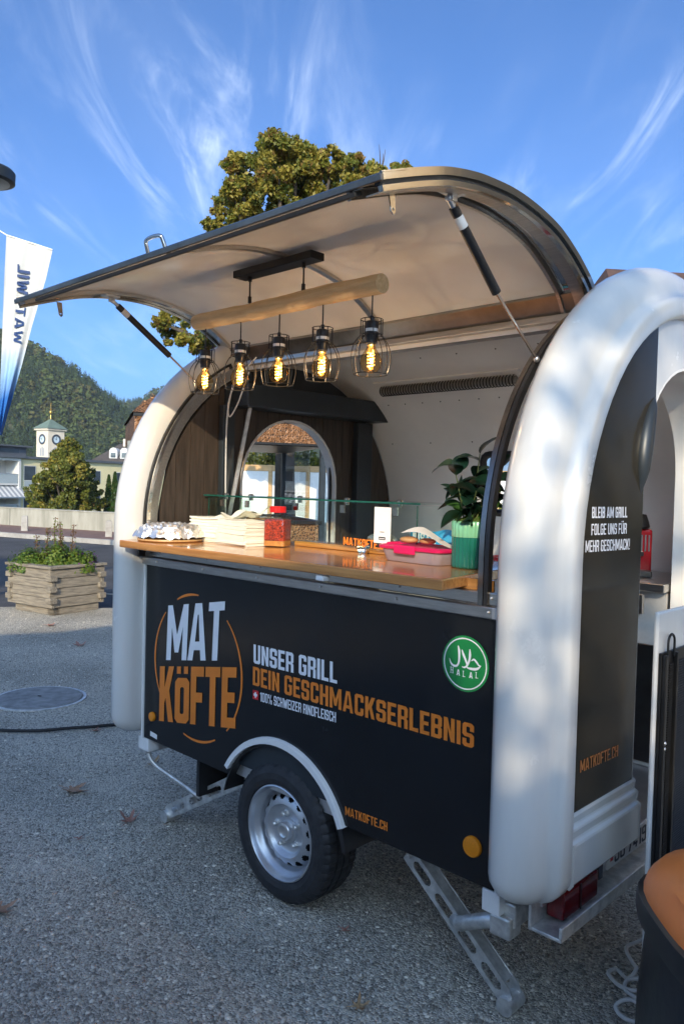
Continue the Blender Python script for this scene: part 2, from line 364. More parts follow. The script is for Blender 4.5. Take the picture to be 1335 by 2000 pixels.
    g['3'] = (w, [[[(c, 0), (w-c, 0), (w, c), (w, .44), (w-.05, .5), (w, .56), (w, 1-c), (w-c, 1), (c, 1), (0, 1-c), (0, .70), (t, .70), (t, 1-t), (w-t, 1-t), (w-t, m1), (.14, m1), (.14, m0), (w-t, m0), (w-t, t), (t, t), (t, .30), (0, .30), (0, c)]]])
    small = [(x*.5, y*.42) for x, y in rc(w)]; sh_ = [(x*.5, y*.42) for x, y in hole(t*1.25, w-t*1.25, t*1.4, 1-t*1.4)]
    g['%'] = (.66, [[[(x, y+.58) for x, y in small], [(x, y+.58) for x, y in sh_]], [[(x+.43, y) for x, y in small], [(x+.43, y) for x, y in sh_]], [[(.13, 0), (.24, 0), (.53, 1), (.42, 1)]]])
    g['J'] = (.42, [[[(0, .30), (0, c), (c, 0), (.42-c, 0), (.42, c), (.42, 1), (.42-t, 1), (.42-t, t), (t, t), (t, .30)]]])
    g['.'] = (t, [[[(0, 0), (t, 0), (t, t), (0, t)]]])
    g['!'] = (t, [[[(0, 0), (t, 0), (t, t), (0, t)]], [[(.02, .27), (t-.02, .27), (t, 1), (0, 1)]]])
    g['-'] = (.26, [[[(0, .42), (.26, .42), (.26, .58), (0, .58)]]])
    return g
GL = glyphs(); GB = glyphs(.135)
def text_mb(txt, bl, br, tl, fn, off, gap=.075, space=.24, G=None, mb=None):
    """lay txt in the parallelogram given by three corners (u,v) on a surface fn(u,v,d)"""
    G = G or GL; mb = mb or MB(); x = 0; items = []
    for ch in txt:
        if ch == ' ': x += space; continue
        wd, shapes = G[ch]; items.append((x, shapes)); x += wd+gap
    tot = x-gap
    ux, uy = (br[0]-bl[0])/tot, (br[1]-bl[1])/tot; vx, vy = tl[0]-bl[0], tl[1]-bl[1]
    for x0, shapes in items:
        for contours in shapes:
            pl = [[(bl[0]+(x0+px)*ux+py*vx, bl[1]+(x0+px)*uy+py*vy) for px, py in c] for c in contours]
            mb.prism(pl, fn, off, None)
    return mb
def ribbon(mb, pts, ws, fn, off):
    n = len(pts); L = []; Rr = []
    for i in range(n):
        a = pts[max(i-1, 0)]; b = pts[min(i+1, n-1)]; dx, dy = b[0]-a[0], b[1]-a[1]; l = math.hypot(dx, dy) or 1
        wq = ws[i] if isinstance(ws, (list, tuple)) else ws
        nx, ny = -dy/l*wq/2, dx/l*wq/2; L.append((pts[i][0]+nx, pts[i][1]+ny)); Rr.append((pts[i][0]-nx, pts[i][1]-ny))
    vs = [fn(u, v, off) for u, v in L]+[fn(u, v, off) for u, v in Rr]
    mb.add(vs, [(i, n+i, n+i+1, i+1) for i in range(n-1)]); return mb
FRONT = lambda u, v, d: (u, -d, v)          # the serving side, facing -Y
END = lambda u, v, d: (2.032+d, u, v)       # the door end, facing +X

# ================================================================== FOOD TRAILER
TY, TZ, TR_ = .85, 1.365, .85               # arch centre and body radius
TX0, TX1 = 0., 1.868
trailer = thing('food_trailer', 'black and white rounded food trailer with its serving hatch propped open over the counter', 'food trailer')
def arch_pts(z0, n=28):
    pts = [(PI, z0)]                         # front leg, then the half circle, then the back leg
    out = []
    for k in range(9): out.append((0., z0+(TZ-z0)*k/8, -1., 0.))
    for k in range(1, n): a = PI-PI*k/n; out.append((None, a, math.cos(a), math.sin(a)))
    for k in range(9): out.append((1., TZ-(TZ-z0)*k/8, 1., 0.))
    return out
def arch_sweep(section, z0, cap_r=None, n=28, xm=None, dm=-.02):
    """section: list of (x, dr); swept along legs and half circle; rounded lower ends"""
    mb = MB(); rings = []
    def ring(kind, q, ny, nz, s=1., dz=0.):
        vs = []
        for (x, dr) in section:
            if s != 1.: x = xm+(x-xm)*s; dr = dm+(dr-dm)*s
            rr = TR_+dr
            if kind is None: vs.append((x, TY+rr*math.cos(q), TZ+rr*math.sin(q)))
            elif kind == 0.: vs.append((x, TY-rr, q+dz))
            else: vs.append((x, TY+rr, q+dz))
        rings.append(vs)
    P = arch_pts(z0, n)
    if cap_r:
        for k in range(6, 0, -1):
            a = PI/2*k/6; ring(0., z0, -1, 0, max(math.cos(a), .02), -cap_r*math.sin(a))
    for p in P: ring(*p)
    if cap_r:
        for k in range(1, 7):
            a = PI/2*k/6; ring(1., z0, 1, 0, max(math.cos(a), .02), -cap_r*math.sin(a))
    m = len(section); vs = [p for r in rings for p in r]
    fs = [(i*m+k, (i+1)*m+k, (i+1)*m+(k+1) % m, i*m+(k+1) % m) for i in range(len(rings)-1) for k in range(m)]
    fs += [tuple(range(m)), tuple((len(rings)-1)*m+k for k in range(m))[::-1]]
    return mb.add(vs, fs)
sec_r = [(1.872, -.05), (1.872, .01), (1.874, .055), (1.886, .088), (1.910, .108), (1.940, .114), (1.970, .106), (1.996, .086), (2.014, .056), (2.024, .026), (2.030, .012), (2.044, .006), (2.056, -.002), (2.060, -.012), (2.060, -.056), (2.052, -.066), (2.034, -.07), (1.96, -.05)]
part('end_frame', arch_sweep(sec_r, .50, .09, 36, 1.95), 'white_gel', trailer, 50, label='white moulded arch frame round the door end')
sec_l = [(TX0-.004-(x-1.872), d) for x, d in sec_r][::-1]
part('end_frame', arch_sweep(sec_l, .50, .09, 36, -.085), 'white_gel', trailer, 50, label='white moulded arch frame at the far end')
# narrow metal reveal strips beside the frames, seen through the serving opening
def arc_strip(x0, x1, d0, d1, a0=PI, a1=PI*112/180, z0=1.24, n=20):
    mb = MB(); rings = []
    pts = [('l', z0), ('l', (z0+TZ)/2)]+[('a', a0+(a1-a0)*k/n) for k in range(n+1)]
    for t, q in pts:
        r = []
        for (x, d) in ((x0, d0), (x1, d0), (x1, d1), (x0, d1)):
            rr = TR_+d
            r.append((x, TY-rr, q) if t == 'l' else (x, TY+rr*math.cos(q), TZ+rr*math.sin(q)))
        rings.append(r)
    vs = [p for r in rings for p in r]
    fs = [(i*4+k, i*4+(k+1) % 4, (i+1)*4+(k+1) % 4, (i+1)*4+k) for i in range(len(rings)-1) for k in range(4)]
    fs += [(3, 2, 1, 0), tuple(len(vs)-4+k for k in range(4))]
    return mb.add(vs, fs)
part('reveal_strip', arc_strip(.003, .024, -.036, .002), 'steel', trailer)
part('rubber_seal', arc_strip(1.796, 1.810, -.004, .018, z0=1.215), 'black_plastic', trailer)
part('seal_rail', arc_strip(1.776, 1.793, -.012, .018, z0=1.222), 'steel_dark', trailer)
part('rubber_seal', arc_strip(.004, .016, .004, .026, a1=PI*118/180), 'black_plastic', trailer)
part('seal_rail', arc_strip(.018, .030, .004, .020, a1=PI*120/180), 'chrome', trailer)

# body shell behind the hatch: half roof and back wall in one sheet with a window opening
WX0, WX1, WZ0, WZ1 = .70, 1.30, 1.44, 1.76
A_H = math.acos((.5-TY)/TR_)                # angle of the hinge on the roof
th0 = math.asin((WZ0-TZ)/TR_); th1 = math.asin((WZ1-TZ)/TR_)
angs = [A_H+(th1-A_H)*k/18 for k in range(18)]+[th1+(th0-th1)*k/4 for k in range(4)]+[th0*(1-k/2) for k in range(2)]+[0.]
xs = [TX0+.002, .35, WX0, .9, 1.1, WX1, 1.6, TX1+.002]
def shell(d, flip):
    rows = [[(x, TY+(TR_+d)*math.cos(a), TZ+(TR_+d)*math.sin(a)) for x in xs] for a in angs]+[[(x, TY+TR_+d, z) for x in xs] for z in (1.1, .45)]
    return rows
mb = MB(); ro = shell(0., 0); ri = shell(-.03, 1); nx = len(xs); nr = len(ro)
vs = [p for r in ro for p in r]+[p for r in ri for p in r]; off = nx*nr; fs = []
def hole_cell(i, j): return 18 <= i < 22 and 2 <= j < 5
for i in range(nr-1):
    for j in range(nx-1):
        if hole_cell(i, j): continue
        a, b, c_, d_ = i*nx+j, i*nx+j+1, (i+1)*nx+j+1, (i+1)*nx+j
        fs.append((a, d_, c_, b)); fs.append((a+off, b+off, c_+off, d_+off))
for i in range(18, 22):
    for j in (2, 5): fs.append((i*nx+j, (i+1)*nx+j, (i+1)*nx+j+off, i*nx+j+off))
for j in range(2, 5):
    for i in (18, 22): fs.append((i*nx+j, i*nx+j+1, i*nx+j+1+off, i*nx+j+off))
for j in range(nx-1): fs.append((j, j+1, j+1+off, j+off))
mb.add(vs, fs); part('body_shell', mb, 'white_panel', trailer, 40)
mb = MB(); wp = []
for (x, z) in [(WX0, WZ0), (WX1, WZ0), (WX1, WZ1), (WX0, WZ1)]:
    cx, cz = (WX0+WX1)/2, (WZ0+WZ1)/2
    for k in range(5):
        base = {(0, 0): PI, (1, 0): 1.5*PI, (1, 1): 0, (0, 1): .5*PI}[(int(x > cx), int(z > cz))]
        a = base+PI/2*k/4; rr = .06
        xx = (WX1-rr if x > cx else WX0+rr)+rr*math.cos(a); z2 = (WZ1-rr if z > cz else WZ0+rr)+rr*math.sin(a)
        th = math.asin((z2-TZ)/TR_); wp.append((xx, TY+(TR_-.028)*math.cos(th), TZ+(TR_-.028)*math.sin(th)))
mb.tube(wp, .020, 8, closed=True); part('window_frame', mb, 'black_plastic', trailer, 60)
# small rivets of the roof lining
mb = MB()
for (a, n) in ((R(52), 15), (R(33), 7), (R(80), 9)):
    for k in range(n):
        x = .12+1.65*k/(n-1); rr = TR_-.031
        mb.sphere((x, TY+rr*math.cos(a), TZ+rr*math.sin(a)), .004, 6, 4)
part('rivet', mb, 'black_plastic', trailer, kind='stuff')

# floor
part('floor', MB().box(-.10, 1.99, .03, 1.67, .40, .448), 'alu', trailer)

# ---- end walls with an arched doorway
def wall_cols(y0, y1, low, up, x0, x1, n=6, mb=None):
    mb = mb or MB(); ys = [y0+(y1-y0)*k/n for k in range(n+1)]; vs = []
    for y in ys:
        for x in (x0, x1):
            vs.append((x, y, low(y))); vs.append((x, y, max(up(y), low(y)+.002)))
    fs = []
    for k in range(n):
        o = k*4
        fs += [(o, o+1, o+5, o+4), (o+2, o+6, o+7, o+3), (o+1, o+3, o+7, o+5), (o, o+4, o+6, o+2)]
    fs += [(0, 2, 3, 1), (n*4, n*4+1, n*4+3, n*4+2)]
    return mb.add(vs, fs)
def arch_up(r): return lambda y: TZ+math.sqrt(max(r*r-(y-TY)**2, 1e-6))
DY, DZ, DR = .853, 1.63, .36                # doorway at the near end
def door_low(base): return lambda y: (DZ+math.sqrt(max(DR*DR-(y-DY)**2, 0))) if abs(y-DY) < DR else base
UP = arch_up(.792)
mb = wall_cols(.058, DY-DR, lambda y: .65, UP, 2.012, 2.032, 16)
wall_cols(DY-DR, .568, door_low(.65), UP, 2.012, 2.032, 12, mb)
panel_end = part('end_panel', mb, 'black_gloss', trailer, 30, label='black vinyl panel of the door end with white and copper lettering')
mb = wall_cols(.568, DY+DR, door_low(.65), UP, 2.010, 2.031, 24)
wall_cols(DY+DR, 1.642, lambda y: .65, UP, 2.010, 2.031, 12, mb)
part('end_panel', mb, 'white_gel', trailer, 30, label='white panel above and beyond the doorway')
# sill under the end panel, with a stepped moulding
for (ya, yb) in ((.062, .500), (1.206, 1.64)):
    mb = MB(); n = 10
    pr = [(2.030, .655), (2.040, .652), (2.036, .625), (2.050, .618), (2.046, .590), (2.060, .582), (2.060, .476), (2.050, .462), (1.99, .462), (1.99, .655)]
    m = len(pr)
    for k in range(n+1):
        y = ya+(yb-ya)*k/n; s_ = 1.
        if k == n: s_ = .96
        for (x, z) in pr: mb.v.append((1.99+(x-1.99)*s_, y, z))
    for k in range(n):
        for j in range(m): mb.f.append((k*m+j, (k+1)*m+j, (k+1)*m+(j+1) % m, k*m+(j+1) % m)); mb.mi.append(0)
    mb.f += [tuple(range(m))[::-1], tuple(n*m+j for j in range(m))]; mb.mi += [0, 0]
    part('door_sill', mb, 'white_gel', trailer, 30, bevel=.004)
# doorway lining, and an added dark lip imitating the blue reflection at its shoulder
def door_path(y0, z0, yc, zc, r, n=20, zt=None):
    return [(yc-r, z0), (yc-r, (z0+zc)/2)]+[(yc-r*math.cos(PI*k/n), zc+r*math.sin(PI*k/n)) for k in range(n+1)]+[(yc+r, (z0+zc)/2), (yc+r, z0)]
def lining(xa, xb, yc, zc, r, z0, th):
    mb = MB(); p0 = door_path(0, z0, yc, zc, r); p1 = door_path(0, z0, yc, zc, r-th); n = len(p0); vs = []
    for (a, b) in zip(p0, p1): vs += [(xa, *a), (xb, *a), (xb, *b), (xa, *b)]
    fs = [(i*4+k, (i+1)*4+k, (i+1)*4+(k+1) % 4, i*4+(k+1) % 4) for i in range(n-1) for k in range(4)]
    fs += [(0, 1, 2, 3), ((n-1)*4+3, (n-1)*4+2, (n-1)*4+1, (n-1)*4)]
    return mb.add(vs, fs)
part('door_lining', lining(1.86, 2.030, DY, DZ, DR+.001, .46, .010), 'white_panel', trailer, 40)
mb = MB(); pth = [(2.026, DY-DR-.012, 1.55), (2.03, DY-DR-.012, 1.60)]+[(2.032, DY-(DR+.014)*math.cos(a), DZ+(DR+.014)*math.sin(a)) for a in [R(q) for q in (0, 8, 16, 24, 32, 38)]]
mb.tube(pth, [.004, .018, .026, .030, .030, .026, .018, .004], 10)
part('blue_reflection_lip', mb, 'dark_frame', trailer, 60, label='added dark blue-grey lip imitating the blue reflection at the doorway shoulder')
# lettering on the door end
t_ = MB()
text_mb('BLEIB AM GRILL', (.154, 1.483), (.384, 1.483), (.153, 1.515), END, .0015, mb=t_)
text_mb('FOLGE UNS F\u00dcR', (.154, 1.435), (.384, 1.434), (.153, 1.467), END, .0015, G=GB, mb=t_)
text_mb('MEHR GESCHMACK!', (.122, 1.388), (.410, 1.385), (.121, 1.421), END, .0015, G=GB, mb=t_)
part('lettering', t_, 'white_vinyl', panel_end, 0)
part('lettering', text_mb('MATKOFTE.CH', (.138, .763), (.382, .754), (.137, .798), END, .0015, G=GB), mat('copper_vinyl', (.42, .15, .04), .3, var=.08), panel_end, 0)

# ---- far end wall: dark vertical planks, doorway through which the kiosk shows
EY, EZ, ER = .845, 1.56, .336
def door2(base): return lambda y: (EZ+math.sqrt(max(ER*ER-(y-EY)**2, 0))) if abs(y-EY) < ER else base
UPI = arch_up(.796)
y = .056; pw = .078; gap = .003
while y < 1.64:
    y2 = min(y+pw, 1.643); ya, yb = y+gap/2, y2-gap/2
    jit = random.uniform(-.0012, .0012)
    segs = []
    cuts = sorted({ya, yb}|{c for c in (EY-ER, EY+ER) if ya < c < yb})
    for a, b in zip(cuts[:-1], cuts[1:]):
        mid = (a+b)/2; low = door2(.45) if abs(mid-EY) < ER else (lambda q: .45)
        if b-a < .004: continue
        part('plank', wall_cols(a, b, low, UPI, .004, .018+jit, 8), 'dark_wood', trailer, 30)
    y = y2
mb = wall_cols(.05, EY-ER, lambda q: .45, arch_up(.80), -.012, -.002, 8)
wall_cols(EY-ER, EY+ER, door2(.45), arch_up(.80), -.012, -.002, 24, mb); wall_cols(EY+ER, 1.65, lambda q: .45, arch_up(.80), -.012, -.002, 8, mb)
part('end_panel', mb, 'black_plastic', trailer, 30, label='dark outer skin of the far end wall')
part('door_lining', lining(-.035, .022, EY, EZ, ER+.001, .46, .012), 'white_gel', trailer, 40)
# header box, posts and brace on the far end wall
mb = MB().box(.02, .16, .43, 1.50, 1.925, 2.035); part('header_box', mb, 'dark_frame', trailer, 0, bevel=.006, label='long dark roller box across the top of the far doorway')
part('post', MB().box(.02, .055, .37, .44, .45, 1.93), 'dark_frame', trailer, 0, bevel=.003)
part('post', MB().box(.02, .06, 1.31, 1.43, .45, 1.92), 'dark_frame', trailer, 0, bevel=.003)
part('brace', MB().beam((.10, .50, 1.96), (.075, .40, 1.40), .010, .018), 'galv', trailer, 0)
part('valance', wall_cols(.40, 1.40, lambda q: 1.93, UPI, .020, .032, 14), 'dark_frame', trailer, 0)
# ribbed strip lamp under the roof, housing and ribs
a_l = R(62); cx, cz = TY+(TR_-.055)*math.cos(a_l), TZ+(TR_-.055)*math.sin(a_l)
L0, L1 = .30, 1.12
lamp_h = part('strip_light', MB().obox(((L0+L1)/2, cx+.012, cz+.02), ((L1-L0)/2+.03, 0, 0), (0, .055*math.sin(a_l), -.055*math.cos(a_l)), (0, .008*math.cos(a_l), .008*math.sin(a_l))), 'white_panel', trailer, 0, bevel=.003)
part('tube', MB().tube([(L0, cx, cz), (L1, cx, cz)], .020, 12), mat('grey_tube', (.30, .29, .26), .4, var=.1), lamp_h, 60)
mb = MB(); n = 46
for k in range(n+1):
    x = L0+.01+(L1-L0-.02)*k/n
    mb.tube([(x, cx+.026*math.cos(b), cz+.026*math.sin(b)) for b in [2*PI*q/12 for q in range(12)]], .0028, 5, closed=True)
part('guard_ring', mb, 'black_metal', lamp_h, 60, kind='stuff')

# ---- serving side below the counter
WC, WR = (.930, .250), .345
arc = []
a_s = math.acos((.608-WC[0])/WR) if abs((.608-WC[0])/WR) < 1 else PI*.85
aL = PI-math.asin((.405-WC[1])/WR); aR = math.asin((.405-WC[1])/WR)
cut = [(WC[0]+WR*math.cos(aL+(aR-aL)*k/24), WC[1]+WR*math.sin(aL+(aR-aL)*k/24)) for k in range(25)]
outl = [(.010, .405)]+cut+[(1.858, .405), (1.858, 1.185), (.010, 1.185)]
side = part('side_panel', MB().prism([outl], FRONT, .004, -.016), 'black_panel', trailer, 0, label='black vinyl panel below the counter with the large logo')
part('edge_trim', MB().box(-.004, .009, -.012, .02, .40, 1.19), 'white_alu', trailer, 0, bevel=.002)
part('edge_trim', MB().box(1.859, 1.871, -.012, .02, .40, 1.19), 'white_alu', trailer, 0, bevel=.002)
part('inner_lining', MB().box(.01, 1.86, .018, .03, .45, 1.21), 'dark_frame', trailer, 0)
# logo: ring pieces and two lines of lettering
cxl, czl, rl = .395, .788, .303
def ring_arc(mb, a0, a1, w0=.011, taper=True):
    n = 18; pts = [(cxl+rl*math.cos(R(a0+(a1-a0)*k/n)), czl+rl*math.sin(R(a0+(a1-a0)*k/n))) for k in range(n+1)]
    ws = [w0*(.55+.45*math.sin(PI*min(max(k/n, 0), 1))) if taper else w0 for k in range(n+1)]
    ribbon(mb, pts, ws, FRONT, .0056)
mb = MB(); ring_arc(mb, 88, 118); ring_arc(mb, 138, 222); ring_arc(mb, 48, -45); ring_arc(mb, 255, 298)
part('logo_ring', mb, 'orange_vinyl', side, 0)
part('lettering', text_mb('MAT', (.179, .783), (.575, .849), (.188, 1.022), FRONT, .0064, gap=.03, G=glyphs(.15)), 'white_vinyl', side, 0)
part('lettering', text_mb('K\u00f6FTE', (.133, .506), (.666, .597), (.133, .748), FRONT, .0064, gap=.045, G=glyphs(.17)), 'orange_vinyl', side, 0)
part('lettering', text_mb('UNSER GRILL', (.766, .873), (1.211, .880), (.764, .945), FRONT, .0056), 'white_vinyl', side, 0)
part('lettering', text_mb('DEIN GESCHMACKSERLEBNIS', (.765, .789), (1.772, .798), (.763, .860), FRONT, .0056), 'orange_vinyl', side, 0)
part('lettering', text_mb('100% SCHWEIZER RINDFLEISCH', (.810, .735), (1.210, .746), (.809, .770), FRONT, .0056, G=GB), 'white_vinyl', side, 0)
part('lettering', text_mb('MATKOFTE.CH', (1.265, .443), (1.453, .448), (1.264, .472), FRONT, .0056), 'orange_vinyl', side, 0)
fl = part('emblem', MB().prism([[(.766, .736), (.800, .737), (.800, .772), (.766, .771)]], FRONT, .0056, None), 'red_vinyl', side, 0, label='small red square with a white cross')
mb = MB(); c0, c1, ar, aw = .783, .754, .011, .0042
mb.prism([[(c0-aw, c1-ar), (c0+aw, c1-ar), (c0+aw, c1-aw), (c0+ar, c1-aw), (c0+ar, c1+aw), (c0+aw, c1+aw), (c0+aw, c1+ar), (c0-aw, c1+ar), (c0-aw, c1+aw), (c0-ar, c1+aw), (c0-ar, c1-aw), (c0-aw, c1-aw)]], FRONT, .0064, None)
part('emblem_cross', mb, 'white_vinyl', side, 0)
hx, hz, hr = 1.732, 1.041, .083
circ = lambda r, n=40: [(hx+r*math.cos(2*PI*k/n), hz+r*math.sin(2*PI*k/n)) for k in range(n)]
part('emblem', MB().prism([circ(hr)], FRONT, .0056, None), 'green_vinyl', side, 0, label='round green halal emblem')
mb = MB(); mb.prism([circ(.0765), circ(.0728)[::-1]], FRONT, .0064, None)
bz = hz-.036
# serif capitals along the lower part
GS = glyphs(.10)
for k, ch in enumerate('HALAL'):
    x0 = hx-.051+k*.0225; wd, shp = GS[ch]; hgt = .017; zb = bz+[.003, 0, -.001, 0, .003][k]-.002
    for cts in shp: mb.prism([[(x0+px*.021, zb+py*hgt) for px, py in c] for c in cts], FRONT, .0064, None)
    xs_ = {'H': (.0, .36), 'A': (.03, .42), 'L': (0.,)}[ch]
    for q in xs_:
        mb.prism([[(x0+(q-.05)*.021, zb-.0005), (x0+(q+.18)*.021, zb-.0005), (x0+(q+.18)*.021, zb+.0013), (x0+(q-.05)*.021, zb+.0013)]], FRONT, .0068, None)
        if ch != 'A': mb.prism([[(x0+(q-.05)*.021, zb+hgt-.0013), (x0+(q+.18)*.021, zb+hgt-.0013), (x0+(q+.18)*.021, zb+hgt+.0005), (x0+(q-.05)*.021, zb+hgt+.0005)]], FRONT, .0068, None)
# the arabic word, brush strokes of changing width
def stroke(p, ws, off): 
    q = smoothpath([(a, b, 0) for a, b in p], 6); n = len(q); m = len(ws)-1
    wv = [ws[min(int(i/(n-1)*m), m-1)]*(1-((i/(n-1)*m)-min(int(i/(n-1)*m), m-1)))+ws[min(int(i/(n-1)*m)+1, m)]*((i/(n-1)*m)-min(int(i/(n-1)*m), m-1)) for i in range(n)]
    ribbon(mb, [(hx+v.x, hz+v.y) for v in q], wv, FRONT, off)
stroke([(-.026, .050), (-.022, .036), (-.021, .018), (-.022, .002), (-.028, -.010), (-.040, -.012), (-.050, -.006), (-.056, .008)], [.003, .008, .007, .006, .006, .007, .005, .001], .0064)
stroke([(-.012, .040), (-.006, .026), (.002, .012), (.008, -.002), (.006, -.010)], [.003, .008, .007, .006, .003], .0066)
stroke([(.016, .046), (.017, .030), (.015, .012), (.008, -.004), (-.002, -.011), (-.010, -.010)], [.003, .008, .007, .006, .005, .002], .0068)
stroke([(.022, .012), (.031, .018), (.040, .012), (.048, .004), (.056, .003)], [.002, .006, .006, .005, .002], .0066)
stroke([(.056, .003), (.046, -.006), (.034, -.010), (.020, -.011), (.008, -.010)], [.002, .007, .008, .007, .003], .0070)
part('emblem_script', mb, 'white_vinyl', side, 0)
part('sticker', MB().prism([[(.064, .424), (.119, .419), (.119, .440), (.064, .446)]], FRONT, .0056, None), 'print_paper', side, 0, label='small white maker label')
for (x, z, r) in ((.080, .513, .021), (1.778, .510, .031)):
    mb = MB().lathe([(r, 0), (r, -.006), (r*.93, -.010), (r*.5, -.012), (.0005, -.0125)], 28, (x, -.004, z), 'y')
    part('reflector', mb, 'orange_reflector', trailer, 50)

# steel rails between panel and counter
part('counter_rail', MB().box(.004, 1.868, -.026, .0, 1.187, 1.222), 'steel', trailer, 0, bevel=.004)
part('counter_rail', MB().box(.004, 1.868, -.012, .012, 1.2235, 1.262), 'steel', trailer, 0, bevel=.004)
part('apron_board', MB().box(1.42, 1.80, .016, .034, 1.226, 1.292), 'counter', trailer, 0)
part('rail_clip', MB().box(1.836, 1.866, -.034, -.027, 1.190, 1.222), 'alu', trailer, 0, bevel=.002)
mb = MB()
for k in range(6):
    for z in (1.206, 1.245): mb.sphere((.12+1.70*k/5, -.027 if z < 1.22 else -.013, z), .005, 8, 5)
part('screw', mb, 'alu', trailer, kind='stuff')
part('bracket', MB().box(.02, .032, -.06, -.027, 1.225, 1.266), 'black_plastic', trailer, 0)
part('hinge_clip', MB().box(1.24, 1.275, -.150, -.118, 1.248, 1.264), 'white_alu', trailer, 0, bevel=.003)
ctop = part('counter', MB().prism([[(.012, -.145), (1.745, -.145), (1.635, .50), (.045, .50), (.045, .06), (.012, .06)]], lambda u, v, d: (u, v, d), 1.30, 1.268), 'counter', trailer, 0, bevel=.004, label='varnished wooden serving counter')

# wheel arch trim and liner
n = 24; mb = MB(); sec = [(.0, -.022), (.020, -.022), (.024, -.016), (.024, .004), (0, .004)]
aa = [R(148)+(R(24)-R(148))*k/n for k in range(n+1)]
for a in aa:
    for (dr, yy) in sec:
        rr = WR+dr; mb.v.append((WC[0]+rr*math.cos(a), yy, WC[1]+rr*math.sin(a)))
m = len(sec)
for k in range(n):
    for j in range(m): mb.f.append((k*m+j, k*m+(j+1) % m, (k+1)*m+(j+1) % m, (k+1)*m+j)); mb.mi.append(0)
mb.f += [tuple(range(m)), tuple(n*m+j for j in range(m))[::-1]]; mb.mi += [0, 0]
part('arch_trim', mb, 'white_alu', trailer, 40)
mb = MB(); ex = [(WC[0]+(WR-.012)*math.cos(a), WC[1]+(WR-.012)*math.sin(a)) for a in [R(165)+(R(10)-R(165))*k/24 for k in range(25)]]
for (x, z) in ex:
    mb.v += [(x, -.010, z), (x, .26, z), (WC[0]+(x-WC[0])*1.02, .26, WC[1]+(z-WC[1])*1.02), (WC[0]+(x-WC[0])*1.035, -.003, WC[1]+(z-WC[1])*1.035)]
for k in range(24):
    for j in range(4): mb.f.append((k*4+j, (k+1)*4+j, (k+1)*4+(j+1) % 4, k*4+(j+1) % 4)); mb.mi.append(0)
part('wheel_arch', mb, 'black_plastic', trailer, 40)
part('wheel_arch_back', MB().box(.60, 1.26, .26, .27, .30, .56), 'black_plastic', trailer, 0)

# wheels
def make_wheel(cx, cy, cz, side_):
    NT = 176; Wd = .172
    wheel = bpy.data.objects.new('wheel', None); col.objects.link(wheel); wheel.parent = trailer; wheel.location = (cx, cy, cz)
    prof = [(.176, .010), (.184, .001), (.200, -.004), (.222, -.003), (.240, .004), (.251, .012), (.2575, .020), (.260, .030), (.260, .052), (.2535, .053), (.2535, .058), (.2615, .059), (.2615, .084), (.2540, .085), (.2540, .091), (.2615, .092), (.2615, .116), (.2535, .117), (.2535, .122), (.260, .123), (.260, .146), (.2575, .154), (.251, .162), (.235, .170), (.19, .166), (.172, .150)]
    def rmod(r, h, k):
        if r > .249 and (h < .054 or h > .120): return r-(.0055 if (k % 4) == 0 else 0)
        if r > .2605: return r-(.003 if (k % 6) == 0 else 0)
        return r
    part('tyre', MB().lathe(prof, NT, (0, 0, 0), 'y', rmod=rmod), 'tyre', wheel, 16)
    rp = [(.178, .012), (.176, .004), (.1715, .002), (.168, .006), (.166, .020), (.160, .030), (.150, .038), (.146, .050), (.1445, .062), (.1425, .068), (.139, .0655), (.136, .0585), (.1325, .051), (.129, .0455), (.125, .042), (.121, .040), (.116, .038), (.110, .036), (.104, .034), (.099, .033), (.094, .037), (.088, .048), (.080, .053), (.050, .054), (.047, .048), (.030, .046), (.0005, .046)]
    NR = 16*9; mb = MB(); mb.lathe(rp, NR, (0, 0, 0), 'y')
    keep = []                                # sixteen oval vent holes are left open in the disc
    for fi, f in enumerate(mb.f):
        row, k = fi//NR, (fi % NR) % 9
        if (row in (12, 13, 14) and 2 <= k <= 6) or (row in (11, 15) and 3 <= k <= 5): continue
        keep.append(f)
    mb.f = keep; mb.mi = [0]*len(keep)
    part('rim', mb, 'rim', wheel, 40)
    part('brake_drum', MB().lathe([(.138, .085), (.138, .150), (.0005, .150)], 40, (0, 0, 0), 'y').lathe([(.138, .085), (.0005, .085)], 40, (0, 0, 0), 'y'), 'hole', wheel, 40)
    bolt_me = mesh_of('wheel_bolt', MB().lathe([(.013, .054), (.013, .050), (.0095, .048), (.0095, .034), (.007, .031), (.0004, .030)], 6, (0, 0, 0), 'y'), 'galv', 30)
    for k in range(5):
        a = 2*PI*k/5+.5; o = part('wheel_bolt', None, None, wheel, data=bolt_me); o.location = (.062*math.cos(a), 0, .062*math.sin(a))
    part('hub_cap', MB().lathe([(.034, .052), (.034, .030), (.031, .026), (.022, .024), (.018, .027), (.0004, .028)], 28, (0, 0, 0), 'y'), 'alu', wheel, 40)
    return wheel
make_wheel(.915, .004, .2595, 1)
w2 = make_wheel(.915, 1.69, .2595, 1); w2.rotation_euler = (0, 0, PI)
